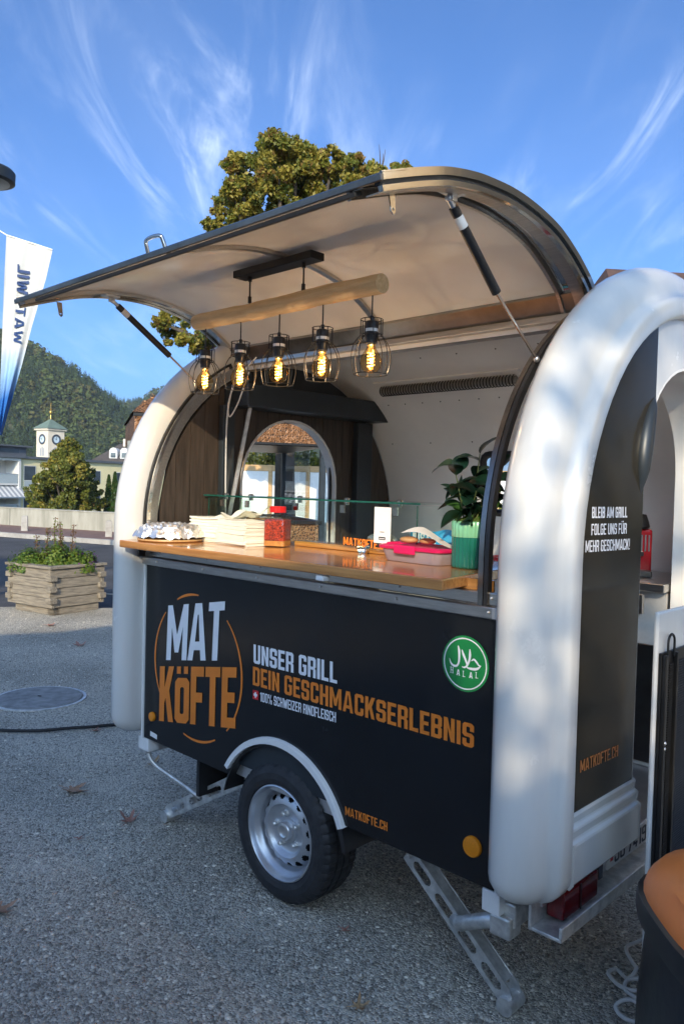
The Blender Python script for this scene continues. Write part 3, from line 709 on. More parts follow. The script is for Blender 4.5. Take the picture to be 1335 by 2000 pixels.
# chassis
part('axle', MB().beam((.915, .18, .27), (.915, 1.52, .27), .05, .05), 'galv', trailer, 0)
for yy in (.16, 1.54): part('chassis_beam', MB().box(-.06, 1.96, yy-.03, yy+.03, .325, .398), 'galv', trailer, 0, bevel=.004)
part('chassis_beam', MB().box(-.05, .02, .0, 1.7, .328, .396), 'galv', trailer, 0, bevel=.004)
part('chassis_beam', MB().box(1.852, 1.912, .02, 1.68, .305, .375), 'galv', trailer, 0, bevel=.006, label='galvanised cross beam under the door end')
part('corner_block', MB().box(1.815, 1.875, -.006, .05, .338, .402), 'white_alu', trailer, 0, bevel=.003)
part('corner_block', MB().box(-.030, .05, -.006, .05, .345, .402), 'white_alu', trailer, 0, bevel=.003)
part('bumper_step', MB().box(1.985, 2.075, -.02, 1.72, .352, .362).box(2.067, 2.077, -.02, 1.72, .363, .392).box(1.975, 1.984, -.02, 1.72, .352, .445), 'galv', trailer, 0, bevel=.002, label='long galvanised rear step beam')
tl = part('tail_light', MB().box(1.988, 2.040, .055, .265, .368, .445), 'red_lens', trailer, 0, bevel=.006)
part('light_divider', MB().box(2.0405, 2.043, .150, .156, .370, .443), 'black_plastic', tl, 0)
part('plate_bracket', MB().box(1.99, 2.00, .355, .380, .366, .46), 'black_plastic', trailer, 0)
pl = part('licence_plate', MB().box(2.004, 2.010, .39, .80, .388, .462), 'print_paper', trailer, 0, bevel=.001)
PLT = lambda u, v, d: (2.010+d, u, v)
part('plate_number', text_mb('SG 741930', (.435, .398), (.755, .398), (.435, .452), PLT, .0015, G=GB), 'black_plastic', pl, 0)
part('plate_shield', MB().prism([[(.405, .41), (.425, .41), (.425, .44), (.405, .44)]], PLT, .0015, None), 'red_vinyl', pl, 0)
part('mud_flap', MB().box(.34, .36, .05, .30, .22, .39), 'rubber', trailer, 0)
# prop stands: slotted channel legs
def jack(a, b, yc, nsl, brace, name='prop_stand'):
    a = Vector(a); b = Vector(b); d = (b-a).normalized(); L = (b-a).length
    nrm = Vector((d.z, 0, -d.x)); nrm = nrm if nrm.z > 0 else -nrm      # across the leg, in its plane
    stand = bpy.data.objects.new(name, None); col.objects.link(stand); stand.parent = trailer; stand.location = a
    def P(s, u, y): return d*s+nrm*u+Vector((0, y, 0))
    hw = .030
    for yy in (-.026, .022):                 # two side flanges with long slots
        outer = [(0, -hw), (L-.03, -hw), (L-.008, -hw*.7), (L, 0), (L-.008, hw*.7), (L-.03, hw), (0, hw)]
        holes = []
        for k in range(nsl):
            s0 = L*(.07+.90*k/nsl); s1 = s0+L*.90/nsl*.74; q = hw*.50
            holes.append([(s0+q*.7, -q), (s1-q*.7, -q), (s1, -q*.3), (s1, q*.3), (s1-q*.7, q), (s0+q*.7, q), (s0, q*.3), (s0, -q*.3)])
        part('side_rail', MB().prism([outer]+holes, lambda u, v, dd, yy=yy: P(u, v, yy+dd), 0, .004), 'galv', stand, 0)
    part('web', MB().prism([[(0, -.026+.004), (L*.9, -.026+.004), (L*.9, .022), (0, .022)]], lambda u, v, dd: P(u, hw-.002+dd, v), 0, -.004), 'galv', stand, 0)
    part('foot_plate', MB().tube([P(L-.004, -.014, -.040), P(L-.004, -.014, .036)], .027, 16), 'galv', stand, 40)
    part('bolt', MB().tube([P(L*.02, 0, -.036), P(L*.02, 0, .034)], .009, 8), 'galv', stand, 40)
    return stand
jack((1.475, .10, .360), (1.872, .10, .046), .10, 4, None)
jack((.625, .12, .372), (.045, .12, .040), .12, 4, None)
part('stand_brace', MB().tube([(1.665, .075, .215), (1.70, .055, .225), (1.80, .03, .285), (1.845, .03, .305)], [.017, .022, .022, .024], 12), 'galv', trailer, 50)
part('stand_bracket', MB().box(1.835, 1.905, .004, .070, .272, .336), 'galv', trailer, 0, bevel=.008)
part('stand_brace', MB().tube(smoothpath([(.0, .03, .345), (.012, .03, .30), (.06, .05, .262), (.20, .09, .212), (.275, .10, .190), (.29, .125, .172)], 6), .011, 10), 'galv', trailer, 50)
part('chassis_bracket', MB().box(.30, .35, .09, .14, .335, .40).box(.312, .338, .10, .13, .20, .334), 'galv', trailer, 0, bevel=.003)

# ---- hatch
HP = [(.515, 2.165), (.47, 2.225), (.41, 2.268), (.34, 2.307), (.25, 2.345), (.15, 2.368), (.06, 2.380), (-.02, 2.384), (-.10, 2.381), (-.19, 2.373), (-.305, 2.351), (-.40, 2.322), (-.48, 2.294), (-.566, 2.262)]
hp = [(p.x, p.y) for p in smoothpath([(a, b, 0) for a, b in HP], 4)]
def hnorm(i):
    a = hp[max(i-1, 0)]; b = hp[min(i+1, len(hp)-1)]; dx, dz = b[0]-a[0], b[1]-a[1]; l = math.hypot(dx, dz); return (dz/l, -dx/l)  # upward side
def hsweep(x0, x1, d0, d1, i0=0, i1=None, mb=None):
    mb = mb or MB(); i1 = len(hp) if i1 is None else i1; vs = []
    for i in range(i0, i1):
        ny, nz = hnorm(i); y, z = hp[i]
        for (x, d) in ((x0, d0), (x1, d0), (x1, d1), (x0, d1)): vs.append((x, y+ny*d, z+nz*d))
    n = i1-i0
    fs = [(i*4+k, (i+1)*4+k, (i+1)*4+(k+1) % 4, i*4+(k+1) % 4) for i in range(n-1) for k in range(4)]
    fs += [(0, 1, 2, 3), ((n-1)*4+3, (n-1)*4+2, (n-1)*4+1, (n-1)*4)]
    return mb.add(vs, fs)
if hnorm(20)[1] < 0:
    _h = hnorm
    def hnorm(i): a, b = _h(i); return (-a, -b)
HX0, HX1 = -.065, 1.845
hatch = part('hatch', hsweep(HX0, HX1, -.004, .007), 'white_panel', trailer, 40, label='curved serving hatch propped open, white inside')
nh = len(hp)
part('edge_trim', hsweep(HX1-.090, HX1-.055, -.012, -.005), 'chrome', hatch, 40)
part('edge_trim', hsweep(HX1+.0005, HX1+.008, -.008, .012), 'chrome', hatch, 40)
part('edge_trim', hsweep(HX1-.020, HX1-.002, -.018, -.0045), 'dark_frame', hatch, 40)
part('edge_trim', hsweep(HX1-.012, HX1+.002, -.032, -.0185), 'chrome', hatch, 40)
part('edge_trim', hsweep(HX1-.052, HX1-.0125, -.0335, -.0305), 'steel', hatch, 40)
part('edge_trim', hsweep(HX1-.110, HX1-.098, -.030, -.005), 'steel', hatch, 40)
part('edge_trim', hsweep(HX0+.004, HX0+.050, -.020, -.005), 'chrome', hatch, 40)
part('edge_trim', hsweep(HX0-.010, HX0-.0005, -.030, .012), 'chrome', hatch, 40)
part('rib', hsweep(.918, .944, -.016, -.005, 2, nh-2), 'steel', hatch, 40)
part('rim_strip', hsweep(HX0-.012, HX1+.012, .0075, .0095, nh-5, nh), 'chrome', hatch, 40)
ty, tz = hp[-1]
part('tip_bar', MB().obox(((HX0+HX1)/2, ty-.006, tz-.004), ((HX1-HX0)/2+.012, 0, 0), (0, .006, .002), (0, -.002, .0085)), 'steel_dark', hatch, 0, bevel=.003, label='polished steel bar along the outer edge of the hatch')
part('weather_strip', MB().obox((.93, ty+.010, tz-.017), (.84, 0, 0), (0, .012, .005), (0, -.002, .006)), 'rubber', hatch, 0, bevel=.003)
part('hinge_rail', MB().box(.0, 1.868, .478, .535, 2.128, 2.152).box(.0, 1.868, .500, .530, 2.153, 2.185), 'steel', trailer, 0, bevel=.004)
part('hinge_rail', hsweep(HX0, HX1, -.024, -.0235+.018, 0, 5), 'steel_dark', hatch, 40)
# steel band of the roof edge just inside the hinge
def roof_band(a0, a1, d, th, n=5):
    mb = MB(); vs = []
    for k in range(n+1):
        a = a0+(a1-a0)*k/n
        for (x, rr) in ((.03, TR_+d), (1.815, TR_+d), (1.815, TR_+d-th), (.03, TR_+d-th)): vs.append((x, TY+rr*math.cos(a), TZ+rr*math.sin(a)))
    fs = [(i*4+k, i*4+(k+1) % 4, (i+1)*4+(k+1) % 4, (i+1)*4+k) for i in range(n) for k in range(4)]+[(3, 2, 1, 0), tuple(n*4+k for k in range(4))]
    return mb.add(vs, fs)
part('roof_band', roof_band(A_H, R(97), -.032, .010), 'steel_dark', trailer, 40, label='steel lining strip along the roof hinge')
mb = MB(); mb.tube(smoothpath([(.755, -.485, 2.30), (.757, -.497, 2.335), (.765, -.503, 2.348), (.80, -.505, 2.352), (.845, -.503, 2.348), (.853, -.497, 2.335), (.856, -.485, 2.30)], 4), .007, 8)
part('handle', mb, 'chrome', hatch, 50)
for (x, yy, zt) in ((1.795, -.47, 2.272), (.005, -.43, 2.270)):
    part('latch_tab', MB().prism([[(-.011, 0), (-.008, -.05), (0, -.058), (.008, -.05), (.011, 0)], [(-.004, -.044), (0, -.041), (.004, -.044), (0, -.05)]], lambda u, v, d, x=x, yy=yy, zt=zt: (x+d, yy+u+.3*(-v)*.5, zt+v), 0, .004), 'chrome', hatch, 0)
for (x, yy, zt) in ((1.795, -.215, 2.350), (-.01, -.19, 2.352)):
    part('strut_bracket', MB().box(x-.030, x+.016, yy-.035, yy+.035, zt-.012, zt-.004).box(x-.004, x+.004, yy-.012, yy+.012, zt-.034, zt-.0125), 'alu', hatch, 0, bevel=.002)
def strut(p, m, q):
    p = Vector(p); m = Vector(m); q = Vector(q)
    st = bpy.data.objects.new('gas_strut', None); col.objects.link(st); st.parent = trailer; st.location = p
    d = (m-p).normalized()
    part('cylinder', MB().tube([d*.028, m-p], .0135, 14), 'black_plastic', st, 50)
    part('rod', MB().tube([m-p, q-p], .0048, 10), 'chrome', st, 50)
    part('end_joint', MB().tube([Vector((0, 0, 0)), d*.028], .008, 10).sphere((0, 0, 0), .011, 10, 6), 'alu', st, 50)
    part('end_joint', MB().sphere(q-p, .010, 10, 6), 'alu', st, 50)
    part('strut_label', MB().tube([d*.055, d*.09], .0138, 14, cap=False), 'print_paper', st, 50)
strut((1.785, -.225, 2.325), (1.80, -.006, 2.116), (1.815, .20, 1.955))
strut((-.005, -.185, 2.323), (.004, .097, 2.129), (.012, .31, 1.977))

# loose white cable hanging under the hatch by the far end wall
mb = MB(); mb.tube(smoothpath([(.30, .36, 2.13), (.20, .33, 2.03), (.13, .34, 1.93), (.115, .36, 1.87), (.14, .385, 1.93), (.17, .40, 2.02), (.19, .41, 2.08)], 6), .0035, 6)
mb.tube(smoothpath([(.20, .345, 2.12), (.12, .345, 1.90), (.10, .355, 1.60), (.09, .37, 1.38)], 6), .0035, 6)
part('cable', mb, 'cord_white', trailer, 60)

# back counter, appliance fronts
part('work_counter', MB().box(.30, 1.60, 1.18, 1.66, 1.17, 1.21), 'white_panel', trailer, 0, bevel=.004)
part('cabinet', MB().box(.32, .95, 1.22, 1.66, .45, 1.168), 'white_panel', trailer, 0, bevel=.004)
cb = part('cabinet', MB().box(.953, 1.84, 1.22, 1.66, .45, 1.168), mat('pale_cabinet', (.55, .54, .52), .35, .0, var=.15), trailer, 0, bevel=.004)
part('cabinet_door', MB().box(1.50, 1.83, 1.208, 1.2185, .47, .95), mat('dark_steel_door', (.14, .135, .13), .3, .9, var=.15), cb, 0, bevel=.003)
part('work_counter', MB().box(1.603, 1.855, 1.15, 1.66, 1.17, 1.205), 'steel', trailer, 0, bevel=.004)
part('control_box', MB().box(1.60, 1.78, 1.13, 1.149, 1.08, 1.16), 'steel', trailer, 0, bevel=.003)

# ================================================================== PENDANT LAMP under the hatch
LY = -.03
lamp = thing('pendant_lamp', 'five caged filament bulbs hanging from a wooden pole under the open hatch', 'lamp', (.89, LY, 2.37))
def LP(x, y, z): return Vector((x-.89, y, z-2.37))
part('ceiling_plate', MB().obox(LP(.875, 0, 2.349), (.215, 0, 0), (0, .032, 0), (0, 0, .0135)), 'black_metal', lamp, 0, bevel=.003)
mb = MB(); n = 26; rngl = random.Random(3)
path = [LP(.385+1.005*k/n, .002*math.sin(k*.9), 2.205+.002*math.sin(k*.35+1)) for k in range(n+1)]
rad = [.0325+.0010*math.sin(k*1.3)+rngl.uniform(-.001, .001) for k in range(n+1)]; rad[0] *= .93; rad[-1] *= .93
part('wooden_pole', MB().tube(path, rad, 16), 'log', lamp, 60)
for x in (.725, 1.02):
    part('suspension_cord', MB().tube([LP(x, 0, 2.336), LP(x, 0, 2.236)], .0032, 6), 'black_plastic', lamp, 60)
    part('cord_grip', MB().tube([LP(x, 0, 2.336), LP(x, 0, 2.318)], .007, 8), 'black_plastic', lamp, 50)
    part('cord_grip', MB().tube([LP(x, 0, 2.262), LP(x, 0, 2.238)], .007, 8), 'black_plastic', lamp, 50)
MT['bulb'] = glassmat('bulb_glass', (1.0, .82, .55), ior=1.55, rough=.02, maxr=3.0)
MT['filament'] = emit('glowing_filament', (1.0, .48, .10), 5)
MT['brass'] = mat('brass_cap', (.45, .30, .12), .35, .9, var=.1)
cage_me = bulb_me = sock_me = fil_me = cord_me = lab_me = None
def cage_mesh():
    mb = MB()
    prof = [(.036, .0), (.036, -.05), (.045, -.062), (.058, -.085), (.0635, -.112), (.0625, -.14), (.054, -.176)]
    pr = [(p.x, p.y) for p in smoothpath([(a, b, 0) for a, b in prof], 4)]
    for k in range(8):
        a = 2*PI*k/8+.2
        mb.tube([(r*math.cos(a), r*math.sin(a), z) for r, z in pr], .0016, 5)
    for (r, z, t) in ((.036, 0, .0016), (.036, -.05, .0016), (.054, -.176, .0018)):
        mb.tube([(r*math.cos(2*PI*q/28), r*math.sin(2*PI*q/28), z) for q in range(28)], t, 5, closed=True)
    for k in range(4):
        a = 2*PI*k/4+.2; mb.tube([(.018*math.cos(a), .018*math.sin(a), -.05), (.036*math.cos(a), .036*math.sin(a), -.05)], .0016, 5)
    return mesh_of('cage', mb, 'black_metal', 60)
cage_me = cage_mesh()
sock_me = mesh_of('socket', MB().lathe([(.0005, .012), (.006, .012), (.006, -.002), (.020, -.006), (.0215, -.012), (.0215, -.058), (.019, -.064), (.019, -.076), (.0005, -.076)], 20), 'black_plastic', 40)
bulb_me = mesh_of('bulb', MB().lathe([(.013, -.077), (.0135, -.086), (.018, -.097), (.028, -.112), (.0345, -.128), (.0350, -.140), (.031, -.156), (.021, -.168), (.0004, -.173)], 24), 'bulb', 60)
fpts = []
for q in range(55):
    a = 2*PI*q/12; z = -.102-.050*q/54; r = .0115
    fpts.append((r*math.cos(a), r*math.sin(a), z))
fil_me = mesh_of('filament', MB().tube([(.003, 0, -.09)]+fpts+[(0, 0, -.160)], .0014, 5), 'filament', 60)
cap_me = mesh_of('bulb_cap', MB().lathe([(.0138, -.0765), (.0142, -.083), (.010, -.086), (.0035, -.1), (.003, -.11)], 14), 'brass', 50)
lab_me = mesh_of('rating_label', MB().lathe([(.0219, -.030), (.0219, -.040)], 20), 'print_paper', 50)
for i, x in enumerate((.452, .676, .898, 1.122, 1.348)):
    sh = bpy.data.objects.new('lamp_shade', cage_me); col.objects.link(sh); sh.parent = lamp
    sh.location = LP(x, 0, 2.095); sh.rotation_euler = (0, 0, i*.37)
    for nm, me in (('socket', sock_me), ('bulb', bulb_me), ('filament', fil_me), ('bulb_cap', cap_me), ('rating_label', lab_me)):
        o = bpy.data.objects.new(nm, me); col.objects.link(o); o.parent = sh
    pl_ = bpy.data.lights.new('bulb_light', 'POINT'); pl_.energy = .45; pl_.color = (1, .86, .70); pl_.shadow_soft_size = .003
    po = bpy.data.objects.new('bulb_light', pl_); col.objects.link(po); po.parent = sh; po.location = (0, 0, -.135)
    part('cord', MB().tube([(0, 0, .083), (0, 0, .010)], .0026, 6), 'black_plastic', sh, 60)

# ================================================================== THINGS ON THE COUNTER
CZ = 1.301
MT['glass'] = glassmat('clear_glass', (.90, .96, .93), ior=1.65)
guard = thing('sneeze_guard', 'clear glass sneeze guard with steel clips along the back of the counter', 'glass guard', (.65, .30, CZ))
def GP(x, y, z): return (x-.65, y-.30, z-CZ)
def gbox(x0, x1, y0, y1, z0, z1): return MB().box(x0-.65, x1-.65, y0-.30, y1-.30, z0-CZ, z1-CZ)
part('glass_pane', gbox(.05, .655, .297, .303, 1.318, 1.492), 'glass', guard, 0)
part('glass_pane', gbox(.662, 1.295, .297, .303, 1.318, 1.492), 'glass', guard, 0)
part('glass_shelf', gbox(.03, 1.32, .285, .56, 1.496, 1.502), 'glass', guard, 0)
part('glass_end', gbox(.050, .056, .305, .55, 1.318, 1.492), 'glass', guard, 0)
part('glass_end', gbox(1.289, 1.295, .305, .55, 1.318, 1.492), 'glass', guard, 0)
mb = gbox(.03, 1.32, .2835, .2848, 1.4955, 1.5025); mb.add(gbox(.03, .0312, .2849, .56, 1.4955, 1.5025).v, gbox(0, 1, 0, 1, 0, 1).f)
for x in (.0488, 1.2958): mb.add(gbox(x-.0008, x+.0008, .2975, .3025, 1.318, 1.492).v, gbox(0, 1, 0, 1, 0, 1).f)
part('glass_edge', mb, 'green_edge', guard, 0)
for x in (.16, .34, .66, .93, 1.20):
    mb = MB().lathe([(.012, .004), (.012, .010), (.007, .013), (.0004, .013)], 12, GP(x, .315, 1.499))
    mb.lathe([(.0004, -.016), (.009, -.016), (.010, -.004)], 10, GP(x, .315, 1.499)).box(x-.65-.011, x-.65+.011, -.012, -.0035, 1.452-CZ, 1.482-CZ)
    part('shelf_clip', mb, 'chrome', guard, 40)
for x in (.50, 1.04, .10, 1.26):
    mb = MB().lathe([(.024, .0), (.024, .016), (.021, .019), (.0004, .019)], 20, GP(x, .288, 1.320), 'y')
    part('foot_clip', mb, 'chrome', guard, 40)
bar = part('wooden_strip', gbox(.62, 1.29, .325, .40, 1.301, 1.322), 'counter', guard, 0, bevel=.003)
PANE = lambda u, v, d: (u-.65, .297-.30-d, v-CZ)
part('pane_lettering', text_mb('MATKOFTE.CH', (.935, 1.328), (1.165, 1.323), (.935, 1.358), PANE, .0015), mat('orange_film', (.85, .22, .02), .4, var=.05), guard, 0)

sign = tag(part('sign_card', MB().box(1.103, 1.183, .285, .288, 1.347, 1.482), 'print_paper', None, 0), 'white upright card with a small black badge leaning on the glass guard', 'sign card')
part('card_print', MB().box(1.128, 1.160, .2840, .2846, 1.360, 1.371).box(1.133, 1.154, .2840, .2846, 1.388, 1.3905), 'black_plastic', sign, 0)
part('badge', MB().box(1.131, 1.157, .2830, .2837, 1.3635, 1.3665), 'white_vinyl', sign, 0)

# foil covered platter on a wooden board
fo = thing('foil_platter', 'foil wrapped round platter on a wooden board at the far end of the counter', 'platter', (.155, .02, CZ))
part('board', MB().lathe([(.0005, 0), (.135, 0), (.142, .005), (.140, .011), (.0005, .012)], 40), mat('bamboo_board', (.50, .28, .10), .4, c2=(.62, .38, .16), vscale=6, stretch=(2, 20, 2)), fo, 40)
nz = np.random.default_rng(5); ph = nz.uniform(0, 6.28, (20, 3)); fr_ = nz.uniform(30, 170, (20, 2))*nz.choice([-1, 1], (20, 2))
def crumple(x, y, amp): return amp*sum(abs(math.sin(fr_[i, 0]*x+fr_[i, 1]*y+ph[i, 0]))*(1/(1+i*.16)) for i in range(20))/6.0
def foilfn(u, v):
    a = 2*PI*u; r = .150*v; x, y = r*math.cos(a), r*math.sin(a)
    edge = max(0, (v-.80)/.2)
    z = .016+.040*(1-v**7)-.012*edge+crumple(x, y, .030)-.014
    k = 1+.03*math.sin(a*3+1)+.04*edge*math.sin(a*11)+.02*math.sin(a*17)*edge
    return (x*k, y*k, max(z, .012))
part('foil', MB().grid(foilfn, 90, 34), 'foil', fo, 12)
part('foil_tail', MB().grid(lambda u, v: (-.150-.03*u, -.06+.05*v+.01*math.sin(u*9), .016-.028*u+crumple(u*.2, v*.2, .02)-.005), 12, 10), 'foil', fo, 8)

# napkin stacks: a few dozen thin sheets each
def napkins(x, y, wd, dp, n, rz, label, lift=0.):
    t = thing('napkin_stack', label, 'napkins', (x, y, CZ+lift), rz, 'paper napkin stacks on the counter'); r2 = random.Random(int(x*1000))
    z = 0
    for k in range(n):
        dx, dy = r2.uniform(-.006, .006), r2.uniform(-.006, .006); h = r2.uniform(.0058, .0078); c = r2.uniform(-.02, .02)
        w2, d2 = wd/2, dp/2; nn = 8; mb = MB()
        def top(u, v, z=z, k=k): return z+.0022*math.sin(u*5+k*.15)*(k/n)+.002*math.sin(v*4+k*.1)*(k/n)
        vs = []
        for i in range(nn+1):
            for j in range(3):
                u = i/nn; v = j/2; px = -w2+wd*u+dx; py = -d2+dp*v+dy; zz_ = top(u, v)
                vs.append((px+c*py, py-c*px, zz_)); vs.append((px+c*py, py-c*px, zz_+h*.93))
        idx = lambda i, j, b: (i*3+j)*2+b
        fs = []
        for i in range(nn):
            for j in range(2):
                fs.append((idx(i, j, 1), idx(i+1, j, 1), idx(i+1, j+1, 1), idx(i, j+1, 1))); fs.append((idx(i, j, 0), idx(i, j+1, 0), idx(i+1, j+1, 0), idx(i+1, j, 0)))
            fs.append((idx(i, 0, 0), idx(i+1, 0, 0), idx(i+1, 0, 1), idx(i, 0, 1))); fs.append((idx(i, 2, 0), idx(i, 2, 1), idx(i+1, 2, 1), idx(i+1, 2, 0)))
        for j in range(2):
            fs.append((idx(0, j, 0), idx(0, j, 1), idx(0, j+1, 1), idx(0, j+1, 0))); fs.append((idx(nn, j, 0), idx(nn, j+1, 0), idx(nn, j+1, 1), idx(nn, j, 1)))
        mb.add(vs, fs)
        part('napkin', mb, 'paper', t, 40)
        z += h
    return t
napkins(.262, .20, .185, .165, 15, .10, 'left stack of cream paper napkins beside the foil platter')
napkins(.478, .185, .215, .17, 15, -.08, 'front stack of cream paper napkins next to the spice jar')
t = thing('napkin_stack', 'loose rumpled napkins heaped behind the two neat stacks', 'napkins', (.36, .235, CZ+.100), .3, 'paper napkin stacks on the counter')
for k in range(3):
    part('napkin', MB().grid(lambda u, v, k=k: ((u-.5)*.16+.05*k-.05, (v-.5)*.07+.005*k, .012*k+.018*math.sin(u*7+k*2)*math.sin(v*3+k)+.02*max(0, u-.7)*3), 14, 8), 'paper', t, 60)

# spice jar
MT['jar_glass'] = glassmat('jar_glass', (.98, .95, .93), ior=1.45)
jar = thing('spice_jar', 'square glass jar of red chilli flakes with a red lid', 'jar', (.625, .225, CZ), .5)
def rsq(h, r, z, n=6):
    out = []
    for (cx, cy, a0) in ((1, 1, 0), (-1, 1, .5*PI), (-1, -1, PI), (1, -1, 1.5*PI)):
        for k in range(n+1):
            a = a0+PI/2*k/n; out.append((cx*(h-r)+r*math.cos(a), cy*(h-r)+r*math.sin(a), z))
    return out
def loft(loops, cap=(True, True)):
    mb = MB(); m = len(loops[0])
    vs = [p for l in loops for p in l]
    fs = [(i*m+k, i*m+(k+1) % m, (i+1)*m+(k+1) % m, (i+1)*m+k) for i in range(len(loops)-1) for k in range(m)]
    if cap[0]: fs.append(tuple(range(m))[::-1])
    if cap[1]: fs.append(tuple((len(loops)-1)*m+k for k in range(m)))
    return mb.add(vs, fs)
part('glass_body', loft([rsq(.046, .012, .0), rsq(.047, .012, .004), rsq(.047, .012, .115), rsq(.038, .018, .132), rsq(.030, .029, .138), rsq(.030, .029, .148)]), 'jar_glass', jar, 40)
part('chilli_flakes', loft([rsq(.0445, .011, .026), rsq(.0445, .011, .108), rsq(.040, .011, .112)]), mat('chilli_flakes', (.10, .008, .005), .6, c2=(.52, .05, .012), vscale=170, detail=2, bump=.8, bscale=220), jar, 40)
part('jar_base', loft([rsq(.0445, .011, .004), rsq(.0445, .011, .025)]), mat('yellow_spice', (.45, .20, .04), .6, var=.2, vscale=60), jar, 40)
mb = MB(); mb.lathe([(.031, .141), (.034, .141), (.034, .163), (.031, .166), (.0004, .166)], 40, rmod=lambda r, h, k: r-(.001 if k % 2 and r > .033 else 0))
part('lid', mb, mat('red_plastic', (.62, .012, .012), .3, var=.05), jar, 30)

# pink lidded tub with a foil parcel, rolls and papers on it
MT['pink'] = mat('pink_plastic', (.62, .012, .10), .28, var=.05)
m_ = mat('frosted_plastic', (.62, .50, .54), .35, var=.05); m_.node_tree.nodes['Principled BSDF'].inputs['Transmission Weight'].default_value = .45; MT['frosted'] = m_
tub = thing('plastic_tub', 'frosted plastic food tub with a bright pink clip lid beside the green pot', 'food tub', (1.385, .235, CZ), -.10)
def rrect(hx_, hy_, r, z, n=5):
    out = []
    for (cx, cy, a0) in ((1, 1, 0), (-1, 1, .5*PI), (-1, -1, PI), (1, -1, 1.5*PI)):
        for k in range(n+1):
            a = a0+PI/2*k/n; out.append((cx*(hx_-r)+r*math.cos(a), cy*(hy_-r)+r*math.sin(a), z))
    return out
part('tub_body', loft([rrect(.125, .075, .03, 0), rrect(.128, .078, .03, .004), rrect(.140, .088, .03, .044)]), 'frosted', tub, 40)
part('lid', loft([rrect(.146, .093, .03, .042), rrect(.148, .096, .03, .044), rrect(.149, .097, .03, .052), rrect(.140, .088, .03, .056), rrect(.136, .084, .03, .052)]), 'pink', tub, 40)
part('lid_clip', MB().box(-.05, .05, -.106, -.098, .030, .060), 'pink', tub, 0, bevel=.004)
part('lid_clip', MB().box(-.158, -.150, -.035, .035, .030, .060), 'pink', tub, 0, bevel=.004)
TZT = CZ+.056
sb = thing('bread_roll', 'small brown bread rolls lying on the pink lid', 'bread', (1.33, .215, TZT))
part('crust', MB().sphere((0, 0, .018), .030, 14, 9, (1.25, .9, .42)), mat('bread', (.30, .15, .05), .7, c2=(.55, .33, .15), vscale=18), sb, 60)
part('crust', MB().sphere((.065, .02, .016), .026, 14, 9, (1.25, .9, .42)), bpy.data.materials['bread'], sb, 60)
pp = tag(part('paper_sheet', MB().grid(lambda u, v: (1.33+.17*u, .165+.13*v, TZT+.042+.02*math.sin(u*3+v*2)-.028*u), 12, 10), 'print_paper', None, 60), 'creased white paper sheet lying over the rolls on the tub', 'paper sheet')
fp = tag(part('foil_parcel', MB().grid(lambda u, v: (1.02+.020*math.cos(2*PI*u)*(1.9+1.2*math.sin(PI*v))*math.sin(PI*min(max(v, .03), .97))*1.15+crumple(u*.7, v*.3, .014), .40+.034*math.sin(2*PI*u)*math.sin(PI*min(max(v, .03), .97))+crumple(v*.4, u*.7, .012), CZ+.012+.058*v+crumple(u, v*.5, .012)), 34, 16), 'foil', None, 10), 'crumpled foil parcel standing behind the glass by the white card', 'foil parcel')
bag = thing('snack_bag', 'blue printed packet with white lettering lying behind the pink tub', 'packet', (1.27, .42, CZ), -.1)
part('bag_body', MB().grid(lambda u, v: ((u-.5)*.22, -.03*math.sin(PI*min(max(v, 0), 1))*(1-abs(2*u-1)**4), .10*v+.006*math.sin(u*9)), 16, 8).grid(lambda u, v: ((u-.5)*.22, .03*math.sin(PI*v)*(1-abs(2*u-1)**4), .10*v+.006*math.sin(u*9)), 16, 8), mat('blue_film', (.03, .28, .52), .25, c2=(.05, .36, .62), vscale=9), bag, 60)
part('bag_print', text_mb('JUSTA', (-.075, .052), (.055, .052), (-.075, .088), lambda u, v, d: (u, -.034-d, v), .001), 'white_vinyl', bag, 0)

# potted plant in a green ribbed pot
pot = thing('potted_plant', 'leafy green houseplant in a ribbed green pot, its sunlit top painted lighter, at the near end of the counter', 'potted plant', (1.592, .205, CZ))
MT['pot_shaded'] = mat('green_glaze_shaded', (.012, .145, .105), .14, var=.08, vscale=6, coat=.4); MT['pot_sunlit'] = mat('green_glaze_sunlit', (.20, .50, .30), .2, var=.06, vscale=6, coat=.3)  # one green glaze, with its shaded foot and sunlit top put into colour
ribf = lambda r, h, k: r*(1-.045*(.5-.5*math.cos(2*PI*k*24/144))**2) if r > .05 else r
part('pot', MB().lathe([(.0005, .0), (.055, 0), (.0580, .004), (.0590, .010), (.0605, .100)], 144, rmod=ribf), 'pot_shaded', pot, 60)
part('pot_sunlit_top', MB().lathe([(.0605, .1005), (.0612, .102), (.0622, .148), (.0600, .152), (.0565, .150), (.0555, .140)], 144, rmod=ribf), 'pot_sunlit', pot, 60)
part('moss', MB().grid(lambda u, v: (.056*v*math.cos(2*PI*u), .056*v*math.sin(2*PI*u), .140+.018*(1-v*v)+crumple(v*math.cos(6.28*u)*.3, v*math.sin(6.28*u)*.3, .01)), 28, 8), mat('moss', (.05, .10, .015), .9, c2=(.10, .16, .03), vscale=70, bump=.6, bscale=120), pot, 60)
MT['leaf_dark'] = mat('glossy_dark_leaf', (.006, .022, .014), .28, c2=(.012, .045, .022), vscale=9); MT['leaf_mid'] = leafmat('green_leaf', (.035, .11, .02), (.07, .18, .035), 8, .25)
MT['stem'] = mat('green_stem', (.10, .13, .04), .6, var=.2)
